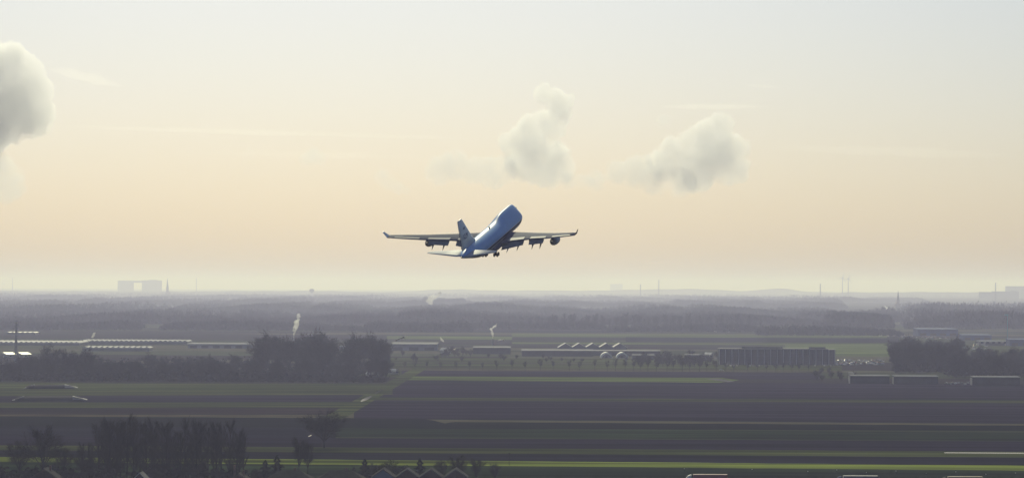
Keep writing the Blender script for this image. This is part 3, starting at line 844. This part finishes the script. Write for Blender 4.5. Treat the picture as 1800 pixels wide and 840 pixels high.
# ------------------------------------------------------------------ vehicles
CARCOL = [('white',(.7,.7,.7)),('silver',(.45,.46,.48)),('black',(.02,.02,.022)),('blue',(.03,.06,.2)),('red',(.3,.02,.02)),('grey',(.16,.165,.17))]
car_mats = [mat(n+'_car_paint', c, .18, 1.0, .04, 1, metal=.3 if n in ('silver','grey') else 0) for n, c in CARCOL]
def car_meshes(m):
    prof = [(-2.1,.35),(2.1,.35),(2.15,.75),(1.25,.95),(.75,1.4),(-1.1,1.45),(-1.85,.98),(-2.15,.9)]
    bd = MB().prism(prof, -.85, .85)
    for x0, z0, lx, hz_ in ((-.2,1.36,1.15,.17),(1.6,.72,.75,.16)):
        bd.loft([[(x0 + lx*math.cos(e)*math.cos(k*math.pi/8), .8*math.cos(e)*math.sin(k*math.pi/8), z0 + hz_*math.sin(e)) for k in range(16)] for e in (0,.35,.7,1.05,1.4)])
    body = bd.mesh('body', m)
    body.polygons.foreach_set('use_smooth', [len(p.vertices) == 4 and i > 9 for i, p in enumerate(body.polygons)])
    gl = MB()
    gl.prism([(1.22,.98),(.74,1.38),(.80,1.40),(1.28,1.0)], -.75, .75); gl.prism([(-1.83,1.02),(-1.12,1.41),(-1.16,1.43),(-1.88,1.04)], -.75, .75)
    gl.prism([(1.05,.98),(.72,1.34),(-1.05,1.38),(-1.6,1.0)], -.87, -.853); gl.prism([(1.05,.98),(.72,1.34),(-1.05,1.38),(-1.6,1.0)], .853, .87)
    return body, gl.mesh('window', glass)
CARM = [car_meshes(m) for m in car_mats]
WHEEL = MB().bar((0,-.1,0),(0,.1,0),.32,.32,10).mesh('wheel', tyre)
cr = random.Random(9)
def car(loc, rz, k, label, group):
    o = empty('car', loc, rz, label, 'car', group)
    link('body', CARM[k][0], o); link('window', CARM[k][1], o)
    for x in (-1.3, 1.3):
        for y in (-.8, .8): link('wheel', WHEEL, o, (x, y, .32))
wts = [0,0,1,1,1,2,3,4,5,5]
for i in range(34):
    px = 1278 + i*5.7 + cr.uniform(-.8,.8); k = cr.choice(wts)
    g = G(px, 643.2)
    if cr.random() < .25: continue
    car(g, R(cr.choice((80, 100, 264, 276))), k, '%s car parked along the front of the ribbed office block' % CARCOL[k][0], 'cars in front of the office block')
for i in range(84):
    px = 1468 + cr.uniform(0, 84); row = cr.choice((633.5, 635.5, 637.5, 639.5, 641.5)); k = cr.choice(wts)
    car(G(px, row), R(cr.uniform(0, 360)), k, '%s car in the car park right of the office block' % CARCOL[k][0], 'cars in the car park right of the office block')
for i in range(60):
    px = 1520 + cr.uniform(0, 160); k = cr.choice(wts)
    car(G(px, 586 + (px-1520)*.05 + cr.uniform(0,4)), R(cr.uniform(0, 360)), k, '%s vehicle parked by the far blue halls' % CARCOL[k][0], 'vehicles by the far blue halls')
for i in range(40):
    px = 1668 + cr.uniform(0, 75); k = cr.choice(wts)
    car(G(px, 606 + cr.uniform(0,10)), R(cr.uniform(0, 360)), k, '%s vehicle in the yard above the right wood' % CARCOL[k][0], 'vehicles in the yard above the right wood')
for i in range(9):
    px = 1664 + i*5.4; k = (0,1,5)[i % 3]
    car(G(px, 675 + cr.uniform(-1.5,1.5)), R(cr.uniform(60,120)), k, '%s car parked in the gap between the dark sheds' % CARCOL[k][0], 'cars between the dark sheds')
car(G(1268, 651.5), 0, 0, 'white car driving on the road before the office block', None)

def truck(px, py, col, top, label, cab_m):
    o = empty('truck', G(px, py), 0, label, 'truck', 'trucks on the bottom road')
    cm = mat('trailer_side', col, .45, .5, .06, .5)
    t_ = MB().box(-5.4, 8.4, -1.25, 1.25, 1.15, 3.95).build('trailer', cm, o)
    MB().box(-5.42, 8.42, -1.3, 1.3, 3.953, 4.06).build('roof_rail', top, t_)
    MB().box(-5.5, -5.41, -1.28, 1.28, 1.1, 4.02).build('front_panel', top, t_)
    MB().prism([(-8.6,.6),(-6.2,.6),(-6.2,2.9),(-8.2,2.9),(-8.7,1.7)], -1.2, 1.2).build('cab', cab_m, o)
    MB().prism([(-8.0,2.905),(-6.2,2.905),(-6.2,3.85),(-6.6,3.85),(-7.5,3.5)], -1.15, 1.15).build('wind_deflector', cab_m, o)
    MB().prism([(-8.74,1.75),(-8.25,2.85),(-8.3,2.87),(-8.79,1.77)], -1.05, 1.05).build('windscreen', glass, o)
    wm = MB().bar((0,-.15,0),(0,.15,0),.5,.5,14).mesh('wheel', tyre)
    for x in (-7.6,-4.2,4.6,5.9,7.2):
        for y in (-1.05,1.05): link('wheel', wm, o, (x,y,.5))
    MB().box(-6.1, 8.2, -.5, .5, .75, 1.14).build('chassis', grey_d, o)
truck(1242, 850.5, (.28,.012,.018), mat('dark_red_rail', (.2,.012,.015), .5, .4, .05, 1), 'truck with a dark red trailer at the bottom edge', white)
truck(1506, 853.0, (.015,.02,.09), grey_l, 'truck with a dark blue trailer edged in pale grey at the bottom edge', blue_d)
truck(1690, 854.5, (.03,.03,.03), mat('tan_rail', (.45,.36,.24), .6, .3, .05, 1), 'truck with a dark trailer edged in tan at the bottom edge', grey_d)

for i, (px, py) in enumerate(((1203,823),(1322,824),(1420,827.5),(1471,825),(1523,829.5),(1575,827),(1628,831),(1680,828.5),(1733,832.5),(1785,830.5))):
    g = G(px, py+4); o = empty('marker_post', g, 0, 'white roadside marker post on the dark verge, %s from the left' % nth(i+1), 'marker post', 'marker posts on the verge')
    MB().box(-.08,.08,-.05,.05,0,.8).build('post', grey_d, o); MB().box(-.14,.14,-.08,.08,.801,1.1).build('reflector', white, o)
g = G(895, 818); o = empty('utility_pole', g, 0, 'thin pole standing before the bright green crop', 'pole')
MB().bar((0,0,0),(0,0,6),.1,.07,6).build('pole', bark, o); MB().box(-.6,.6,-.06,.06,5.4,5.55).build('crossarm', bark, o)
for i, (px, py, lab) in enumerate(((6,838,'white van parked at the lower left corner'),(22,846,'second white van by the lower left corner, nearer the houses'))):
    o = empty('van', G(px, py+8), R(10), lab, 'van')
    MB().prism([(-2.6,.4),(2.5,.4),(2.6,1.1),(1.7,1.3),(1.1,2.2),(-2.6,2.3)], -1, 1).build('body', white, o)
    MB().prism([(1.72,1.32),(1.12,2.15),(1.2,2.18),(1.8,1.35)], -.9, .9).build('windscreen', glass, o)
    for x in (-1.7,1.6):
        for y in (-.95,.95): link('wheel', WHEEL, o, (x,y,.32))

# ------------------------------------------------------------------ smoke
def lump_tube(name, pts, mats, label, cat, noise=.35, seed=1):
    """closed lumpy tube through (point, radius) stations"""
    rng = random.Random(seed); rings = []; n = 12
    for i, (p, r) in enumerate(pts):
        rings.append([p + Vector((math.cos(t*2*math.pi/n), math.sin(t*2*math.pi/n), 0)) * r * (1 + rng.uniform(-noise, noise)) + Vector((0,0,rng.uniform(-.3,.3)*r)) for t in range(n)])
    q = MB(); q.loft(rings)
    o = q.build(name, mats, smooth=True)
    md = o.modifiers.new('round', 'SUBSURF'); md.levels = md.render_levels = 3
    big = sum(r for _, r in pts) / len(pts)
    d_ = o.modifiers.new('lumps', 'DISPLACE'); tx = bpy.data.textures.new('steam_lumps', 'CLOUDS'); tx.noise_scale = big*2.2; tx.noise_depth = 3; d_.texture = tx; d_.strength = big*3.2; d_.mid_level = .52; d_.texture_coords = 'GLOBAL'
    return tag(o, label, cat)
steam = vol('steam', .13, (1,1,1), .5)
steam_thin = vol('thin_steam', .2, (1,1,1), .3)
def plume(Y, px, mats, label, seed, close=.4):
    st = []
    for x, y, r in px: st.append((A(x, y, Y), r * 1.2 * Y / F))
    return lump_tube('smoke_plume', st, mats, label, 'smoke', .3, seed)
def chimney(px, py, Y, label):
    g = A(px, py, Y); o = empty('chimney', (g.x, Y, 0), 0, label, 'chimney')
    MB().bar((0,0,0),(0,0,g.z),1.2,.9,10).build('stack', steel, o); MB().bar((0,0,g.z),(0,0,g.z+.6),1.1,1.1,10).build('rim', steel, o)
plume(3800, [(516,592,.8),(516.5,586,2.0),(518,579,3),(520,571,3.6),(522,565,3.2),(524,560,2.6),(525,556,1.8),(525,551,1.6),(525.5,549,.6)], steam, 'tall white steam plume rising behind the left wood', 3)
chimney(516, 593, 3800, 'low steel chimney under the tall steam plume')
plume(3700, [(866,595,.7),(866,588,1.6),(865,582,2),(863.5,578,3),(866,575,2.6),(870,573,2),(872,570,1.4),(874,566,.6)], steam, 'bent white steam plume above the grey shed', 4)
chimney(866, 596, 3700, 'low steel chimney under the bent steam plume')
plume(3700, [(874,600,.6),(877,597.5,1.8),(880,596.5,2),(884,597,1),(886,598,.4)], steam, 'small white puff of steam right of the bent plume', 5)
plume(4300, [(162.5,594,.6),(163,591,1.8),(164.5,587.5,2.2),(166,585,1.6),(168,583.5,.5)], steam, 'small white puff of steam over the left greenhouses', 6)
plume(4000, [(696,598,.6),(700,596,2),(705,594.5,2.2),(709,592,1.5),(712,591,.5)], steam, 'small white puff of steam over the pale hall', 7)
plume(4000, [(780,601,.6),(778,598,2),(775,595,2),(773,592,.6)], steam_thin, 'faint puff of steam right of the pale hall', 8)
plume(9000, [(755,534,1),(757,530,5),(762,525,7),(766,520,7),(772,516,4),(776,514,1)], vol('far_steam', .04, (1,1,1), .3), 'wide faint steam cloud over the middle woods', 9)
plume(8000, [(1565,548,.8),(1562,545,2.2),(1560,542,2.6),(1557,539,2.2),(1555,536.5,.6)], steam_thin, 'slanting white steam puff by the right church spire', 10)

# ------------------------------------------------------------------ clouds
CY = 20000.0
tex = bpy.data.textures.new('cloud_lumps', 'CLOUDS'); tex.noise_scale = 190; tex.noise_depth = 3
tex3 = bpy.data.textures.new('cloud_curls', 'CLOUDS'); tex3.noise_scale = 27; tex3.noise_depth = 2
tex2 = bpy.data.textures.new('cloud_billows', 'CLOUDS'); tex2.noise_scale = 62; tex2.noise_depth = 2
def cloud(blobs, m, label, voxel=11, disp=130, name='cloud', Y=CY, flat=1.0, group=None):
    bm = bmesh.new()
    for px, py, r in blobs:
        c = A(px, py, Y); k = r * Y / F
        bmesh.ops.create_icosphere(bm, subdivisions=3, radius=k, matrix=Matrix.Translation(c) @ Matrix.Diagonal((1, .9, flat, 1)))
    me = bpy.data.meshes.new(name); bm.to_mesh(me); bm.free(); me.materials.append(m)
    o = link(name, me)
    r_ = o.modifiers.new('merge', 'REMESH'); r_.mode = 'VOXEL'; r_.voxel_size = voxel
    d_ = o.modifiers.new('lumps', 'DISPLACE'); d_.texture = tex; d_.strength = disp; d_.mid_level = .40; d_.texture_coords = 'GLOBAL'
    d_ = o.modifiers.new('billows', 'DISPLACE'); d_.texture = tex2; d_.strength = disp*.55; d_.mid_level = .40; d_.texture_coords = 'GLOBAL'
    d_ = o.modifiers.new('curls', 'DISPLACE'); d_.texture = tex3; d_.strength = disp*.42; d_.mid_level = .5; d_.texture_coords = 'GLOBAL'
    r_ = o.modifiers.new('weld', 'REMESH'); r_.mode = 'VOXEL'; r_.voxel_size = voxel
    return tag(o, label, 'cloud', group)
CL1 = vol('cloud_vapour', .0072, (.885,.895,.93), .64, 1/60, lo=.12, hi=.38, absorb=(0,0,0), zfade=(560, 1000))
CL2 = vol('thin_cloud_vapour', .0048, (.84,.85,.89), .6, 1/70, lo=.2, hi=.5, absorb=(0,0,0), zfade=(520, 950))
CL3 = vol('veil_vapour', .0006, (1,1,1), .6)
cloud([(18,108,30),(48,124,26),(-25,130,60),(60,160,32),(20,180,58),(-50,200,80),(55,200,38),(15,215,36)], CL1, 'large grey cumulus with a bright top at the left edge')
cloud([(-10,305,34),(12,330,28),(-40,330,40)], CL2, 'fainter ragged cloud below the large one at the left edge')
cloud([(957,170,16),(978,176,20),(996,182,16),(985,200,22),(965,222,26),(935,232,24),(912,240,18),(893,246,14),(940,262,34),(965,272,30),(925,290,32),(960,296,30),(985,295,18)], CL1, 'tall leaning cumulus above the airliner')
cloud([(800,292,22),(772,300,16),(835,302,22),(865,304,18),(785,284,12),(890,300,18)], CL2, 'low thin cloud left of the tall leaning cumulus')
cloud([(1240,232,26),(1262,226,20),(1215,250,22),(1285,262,20),(1255,270,40),(1190,268,22),(1225,292,36),(1285,300,24),(1165,290,26),(1302,262,8)], CL1, 'broad cumulus right of the tall leaning one')
cloud([(1120,305,28),(1085,306,22),(1150,318,24),(1190,322,22),(1050,316,14)], CL2, 'low thin cloud between the two middle cumulus clouds')
cloud([(1165,211,9),(1172,213,7),(1158,213,6)], CL2, 'tiny cloud puff left of the broad cumulus', disp=25)
cloud([(550,274,14),(538,280,11),(562,280,9)], CL2, 'small faint cloud left of the airliner', disp=30)
cloud([(672,312,14),(685,322,12),(700,330,12),(715,336,8)], CL2, 'small faint slanting cloud above the left wing', disp=30)
cloud([(440,270,12),(430,278,9)], CL3, 'tiny faint cloud far left of the airliner', disp=30)
cloud([(1000,316,14),(1022,318,12),(1035,320,10)], CL2, 'small shred of cloud right of the tall cumulus base', disp=30)
def streak(px0, py0, px1, py1, th, dens, label, Y=30000, seed=1):
    st = []; n = 16; rng = random.Random(seed)
    k = Y / F; q = MB(); rings = []
    for i in range(n+1):
        t = i/n; r = th*k*(math.sin(math.pi*min(max(t,.02),.98))**.6)*(1+rng.uniform(-.25,.25)); c = A(px0+(px1-px0)*t, py0+(py1-py0)*t + rng.uniform(-.6,.6), Y)
        rings.append([c + Vector((0, 6*r*math.cos(a*math.pi/6), r*math.sin(a*math.pi/6))) for a in range(12)])
    q.loft(rings); o = q.build('cloud_streak', vol('streak_vapour', dens, (1,.97,.92), .75), smooth=True)
    md = o.modifiers.new('round', 'SUBSURF'); md.levels = md.render_levels = 2
    tag(o, label, 'cloud')
streak(60, 221, 880, 246, 5, .0004, 'long thin pinkish streak of cloud across the left sky', seed=2)
streak(1150, 188, 1350, 188, 5, .0006, 'bright thin streak of cloud above the broad cumulus', seed=3)
streak(1305, 150, 1375, 154, 3, .0006, 'short bright streak of cloud high at right', seed=4)
streak(85, 120, 215, 152, 10, .0003, 'bright wedge of thin cloud beside the large left cumulus', seed=5)
streak(1330, 258, 1800, 275, 9, .0002, 'wide faint veil of cloud at right', seed=6)
streak(300, 268, 760, 276, 7, .0002, 'faint veil of cloud left of the airliner', seed=7)

# ------------------------------------------------------------------ airliner
def skin_material():
    m = bpy.data.materials.new('airliner_livery'); m.use_nodes = True
    N = m.node_tree; b = N.nodes['Principled BSDF']
    b.inputs['Roughness'].default_value = .42; b.inputs['Specular IOR Level'].default_value = .08
    tc = N.nodes.new('ShaderNodeTexCoord'); sp = N.nodes.new('ShaderNodeSeparateXYZ'); N.links.new(tc.outputs['Object'], sp.inputs[0])
    mr = N.nodes.new('ShaderNodeMapRange'); mr.inputs['From Min'].default_value = -4; mr.inputs['From Max'].default_value = 6
    N.links.new(sp.outputs['Z'], mr.inputs['Value'])
    rp = N.nodes.new('ShaderNodeValToRGB'); rp.color_ramp.interpolation = 'CONSTANT'; e = rp.color_ramp.elements
    f = lambda z: (z+4)/10
    e[0].position = 0; e[0].color = (.36,.37,.39,1); e[1].position = f(-1.25); e[1].color = (.015,.03,.11,1)
    for z, c in ((-.55,(.72,.73,.74,1)), (-.35,(.28,.54,.96,1))):
        x = e.new(f(z)); x.color = c
    N.links.new(mr.outputs[0], rp.inputs[0])
    no = N.nodes.new('ShaderNodeTexNoise'); no.inputs['Scale'].default_value = .6; N.links.new(tc.outputs['Object'], no.inputs['Vector'])
    mx = N.nodes.new('ShaderNodeMix'); mx.data_type = 'RGBA'; mx.blend_type = 'MULTIPLY'; mx.inputs['Factor'].default_value = .15
    N.links.new(rp.outputs[0], mx.inputs['A']); N.links.new(no.outputs['Fac'], mx.inputs['B'])
    N.links.new(mx.outputs['Result'], b.inputs['Base Color'])
    return m
skin = skin_material()
wing_m = mat('skylit_wing_blue', (.05,.075,.165), .7, .03, .08, .3)  # light grey wing; skylight blue and shade put into its colour
wing_l = mat('sunlit_metal', (.38,.39,.42), .6, .15, .06, .3)  # bare metal, colour paled for the sunlit rim and trailing band
flap_m = mat('flap_grey', (.20,.21,.26), .7, .05, .1, .5)
fin_m = mat('fin_white_paint', (.8,.8,.8), .35, .5, .05, .3)
eng_m = mat('nacelle_blue', (.25,.28,.38), .35, .5, .1, .3)
eng_x = mat('exhaust_metal', (.10,.08,.075), .5, .5, .2, 1, metal=.6)
letter_m = mat('lettering_blue', (.02,.05,.20), .5, .3, .1, .5)
dark_m = mat('dark_underside', (.05,.05,.055), .6, .3, .15, .5)

L0 = 33.0
def XP(x, y, z): return Vector((y, L0 - x, z))
HEAD, AP, BANK = R(-15.17), R(13.9), R(-.65)
plane = bpy.data.objects.new('airliner', None); C.objects.link(plane)
plane.matrix_world = Matrix.Translation((-6.39, 915.7, 96.2)) @ Matrix.Rotation(HEAD, 4, 'Z') @ Matrix.Rotation(AP, 4, 'X') @ Matrix.Rotation(BANK, 4, 'Y')
tag(plane, 'large four engined airliner with a blue upper fuselage climbing away', 'airliner')

st = [(0.02,.05,-.85,-.95),(.5,.95,.1,-1.65),(1.5,1.65,1.0,-2.3),(3,2.3,2.3,-2.8),(5,2.8,3.95,-3.1),(7,3.1,4.75,-3.25),(9,3.22,5.0,-3.35),(12,3.25,5.05,-3.4),(18,3.25,5.05,-3.4),(22,3.25,4.95,-3.4),(24.5,3.25,4.45,-3.4),(27,3.25,3.75,-3.4),(29.5,3.25,3.3,-3.4),(34,3.25,3.22,-3.4),(45,3.25,3.22,-3.4),(50,3.22,3.2,-3.1),(54,3.08,3.18,-2.4),(58,2.75,3.1,-1.55),(62,2.15,2.9,-.6),(65,1.5,2.55,.05),(67.3,.85,2.1,.6),(68.7,.3,1.65,1.0)]
rings = []
for x, wv, zt, zb in st:
    zm = 0 if zb < -1.2 and x > 2 else (zt+zb)/2
    ring = []
    for k in range(28):
        t = 2*math.pi*k/28; c, s = math.cos(t), math.sin(t)
        hump = max(0, (zt - 3.4) / 1.7) if x < 32 else 0
        if x < 12: hump = 1 + (12 - x) / 9 * .55 * min(1, x / 3)
        yy = wv*c*(1 - .46*hump*max(0, s)**1.3 if s > 0 else 1)
        zz = zm + (zt-zm)*s if s > 0 else zm + (zm-zb)*s
        ring.append(XP(x, yy, zz))
    rings.append(ring)
fus = MB().loft(rings).build('fuselage', skin, plane, smooth=True)
md = fus.modifiers.new('round', 'SUBSURF'); md.levels = md.render_levels = 1
q = MB(); q.sm = True
q.loft([[XP(x, (wv)*math.cos(2*math.pi*k/16), -2.9 + hv*math.sin(2*math.pi*k/16)) for k in range(16)] for x, wv, hv in ((17,.5,.2),(20,2.6,1.0),(25,3.5,1.35),(38,3.5,1.35),(43,2.4,.9),(46,.5,.2))])
q.build('wing_fairing', wing_m, plane, smooth=True)
MB().box(-.12,.12,L0-36.2,L0-35.2,3.2,3.75).build('antenna', dark_m, plane)
for s in (-1, 1):
    mb = MB(); mb.quad(XP(3.25,s*.05,2.46),XP(3.3,s*.62,2.3),XP(4.1,s*.75,3.0),XP(4.0,s*.05,3.22)); mb.build('cockpit_window', glass, plane)
APU = MB().bar(XP(68.5,0,1.3), XP(69.1,0,1.35), .28, .24, 10).build('exhaust_pipe', eng_x, plane)

AF = [(0,0),(.03,.35),(.12,.75),(.3,1),(.55,.8),(.8,.38),(1,.02),(1,-.02),(.8,-.2),(.55,-.5),(.3,-.65),(.12,-.5),(.03,-.25)]
def foil(le, chord, thick, span_dir=None, twist=0):
    """le: Vector(plane x,y,z) leading edge; returns ring in plane coordinates"""
    out = []
    for a, b_ in AF:
        x = le[0] + chord*a; z = le[2] + thick*.5*b_ - chord*a*twist
        out.append(XP(x, le[1], z))
    return out
def foil_v(le, chord, thick):
    return [XP(le[0]+chord*a, le[1] + thick*.5*(b_*.8), le[2]) for a, b_ in AF]
WS = [  # y, LE x, chord, z, thick
 (0,17.0,17.0,-2.3,2.2),(3.2,19.3,15.4,-2.1,1.95),(7.5,23.0,11.6,-1.35,1.35),(12.5,27.4,9.4,-.5,.95),(20.8,34.6,7.1,.95,.68),(26.5,39.6,5.2,2.05,.46),(31.0,43.3,3.9,3.0,.3)]
def wing_at(y):
    for a, b_ in zip(WS, WS[1:]):
        if a[0] <= y <= b_[0]:
            t = (y-a[0])/(b_[0]-a[0]); return [a[i]+(b_[i]-a[i])*t for i in range(5)]
for s in (-1, 1):
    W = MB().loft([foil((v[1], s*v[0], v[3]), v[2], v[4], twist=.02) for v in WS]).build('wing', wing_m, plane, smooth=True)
    # slat strip, paled in colour for a sunlit leading edge
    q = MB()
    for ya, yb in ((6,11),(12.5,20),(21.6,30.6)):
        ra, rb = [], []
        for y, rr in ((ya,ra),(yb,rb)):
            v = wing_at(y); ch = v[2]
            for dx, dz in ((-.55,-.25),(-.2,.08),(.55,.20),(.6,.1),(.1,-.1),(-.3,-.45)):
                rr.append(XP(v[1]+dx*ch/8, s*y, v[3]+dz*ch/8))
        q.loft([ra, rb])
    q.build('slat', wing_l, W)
    sp_m = wing_l  # spoilers lighter than the wing: sunlit trailing band put into their colour
    for ya, yb in ((5.0,11.0),(13.4,19.5),(22,29)):
        q = MB(); P4 = []
        for y in (ya, yb):
            v = wing_at(y)
            for fr in (.70, .90):
                P4.append(XP(v[1]+v[2]*fr, s*y, v[3] + v[4]*.5*(.58 if fr < .8 else .24) + .10 - v[2]*fr*.02))
        a_, b_, c_, d_ = P4; up_ = Vector((0,0,.05))
        q.loft([[a_, b_, b_+up_, a_+up_], [c_, d_, d_+up_, c_+up_]]); q.build('spoiler', sp_m, W)
    # flaps, each a slab dropped behind the trailing edge
    for ya, yb, cf, drop in ((3.6,11.2,.22,.30),(13.4,19.0,.25,.30)):
        q = MB(); ra, rb = [], []
        for y, rr in ((ya,ra),(yb,rb)):
            v = wing_at(y); x0 = v[1]+v[2]*.90; z0 = v[3]-.35; L = max(2.2, v[2]*cf*1.15)
            for a, dz in ((0,.1),(.35,.22),(1,.02),(1,-.02),(.35,-.18),(0,-.12)):
                rr.append(XP(x0+L*a*.82, s*y, z0+dz-L*a*drop*1.45))
        q.loft([ra, rb]); q.build('flap', flap_m, W)
        for f_ in ((.28,.74) if ya < 9 else (.25,.8)):
            y = ya+(yb-ya)*f_; v = wing_at(y); x0 = v[1]+v[2]*.62; z0 = v[3]-.55; Lf = v[2]*.62
            MB().loft([[XP(x0+Lf*a, s*y+rw*math.cos(t*math.pi/4), z0-dz+rh*math.sin(t*math.pi/4)) for t in range(8)] for a, rw, rh, dz in ((0,.06,.06,0),(.25,.28,.38,.35),(.6,.3,.42,1.0),(1,.05,.06,2.3))]).build('flap_fairing', dark_m, W)
    v = wing_at(10.9); 
    # winglet
    t_ = WS[-1]
    wl = MB().loft([foil_v((t_[1]+.5, s*(t_[0]-.05), t_[3]-.02), 3.3, .3), foil_v((t_[1]+1.7, s*(t_[0]+.55), t_[3]+.9), 2.3, .2), foil_v((t_[1]+3.2, s*(t_[0]+1.1), t_[3]+1.95), 1.2, .1)]).build('winglet', fin_m if s < 0 else dark_m, W)
    # tailplane
    MB().loft([foil((57.8,0,1.35),10.2,.95), foil((59.6,s*2.2,1.5),8.9,.85), foil((66.5,s*11.05,2.75),2.5,.25)]).build('tailplane', mat('tailplane_paint', (.40,.45,.55), .6, .12, .05, .3), plane, smooth=True)
    # engines
    for ye in (11.75, 20.85):
        v = wing_at(ye); xc = v[1]-5.3+1.9; zc = v[3]-2.55
        prof = ((0,1.1),(.15,1.3),(1.0,1.42),(2.6,1.40),(3.9,1.22),(4.6,1.05),(4.62,.8))
        E_ = MB().loft([[XP(xc+a, s*ye+r_*math.cos(k*math.pi/9), zc-.02*a+r_*math.sin(k*math.pi/9)) for k in range(18)] for a, r_ in prof]).build('engine', eng_m, plane, smooth=True)
        MB().loft([[XP(xc+a, s*ye+r_*math.cos(k*math.pi/7), zc-.1+r_*math.sin(k*math.pi/7)) for k in range(14)] for a, r_ in ((4.63,.82),(5.6,.66),(6.0,.55),(6.9,.12))]).build('exhaust_nozzle', eng_x, E_, smooth=True)
        MB().loft([[XP(xc+a, s*ye+b_, z_) for a, b_, z_ in ((1.2,-.18,zc+1.25),(5.0,-.18,zc+.9),(7.6,-.18,v[3]-.2),(4.9,-.18,v[3]+.1),(1.2+2.2,-.18,v[3]-.25))],
                   [XP(xc+a, s*ye+b_, z_) for a, b_, z_ in ((1.2,.18,zc+1.25),(5.0,.18,zc+.9),(7.6,.18,v[3]-.2),(4.9,.18,v[3]+.1),(1.2+2.2,.18,v[3]-.25))]]).build('pylon', wing_m, E_)
# fin
fin = MB().loft([foil_v((51.5,0,2.9),16.2,1.0), foil_v((55.6,0,5.0),12.2,.85), foil_v((65.9,0,13.0),4.6,.4)]).build('fin', fin_m, plane, smooth=True)
MB().loft([foil_v((67.75,0,3.6),.0+3.4-3.0+.35,.1), foil_v((70.45,0,12.9),.25,.06)]).build('rudder_edge', wing_m, fin)
for s in (-1, 1):   # letters on both faces of the fin
    cu = bpy.data.curves.new('fin_text', 'FONT'); cu.body = 'KLM'; cu.size = 2.5; cu.extrude = .02; cu.align_x = 'CENTER'
    to = bpy.data.objects.new('fin_text', cu); C.objects.link(to)
    dg = bpy.context.evaluated_depsgraph_get()
    me = bpy.data.meshes.new_from_object(to.evaluated_get(dg)); bpy.data.objects.remove(to)
    me.materials.append(letter_m)
    o = link('lettering', me, fin)
    # text x -> along the plane (nose direction on the left side reads from tail to nose mirrored), text y -> up
    ax = Vector((0, s, 0)); az = Vector((0, 0, 1)); an = ax.cross(az)
    M = Matrix((ax, az, an)).transposed().to_4x4(); M.translation = XP(64.4, s*.50, 6.3)
    o.matrix_parent_inverse = Matrix.Identity(4); o.matrix_local = M
    cr_ = MB()
    c0 = XP(65.3, s*.47, 9.6)
    cr_.box(c0.x-.02, c0.x+.02, c0.y-.8, c0.y+.8, c0.z-.12, c0.z+.12)
    for dy, rr in ((-.65,.16),(0,.2),(.65,.16)):
        cr_.box(c0.x-.02, c0.x+.02, c0.y+dy-rr, c0.y+dy+rr, c0.z+.2, c0.z+.2+rr*2)
    cr_.build('crown_emblem', letter_m, fin)
# gear still folding away under the belly
for s in (-1, 1):
    g_ = MB().bar(XP(36, s*1.9, -3.6), XP(36.3, s*1.9, -5.3), .22, .18, 8).build('landing_gear', dark_m, plane)
    for dx in (-.75, .75):
        for dy in (-.5, .5):
            MB().bar(XP(36.3+dx, s*1.9+dy-.2, -5.4), XP(36.3+dx, s*1.9+dy+.2, -5.4), .62, .62, 12).build('wheel', tyre, g_)
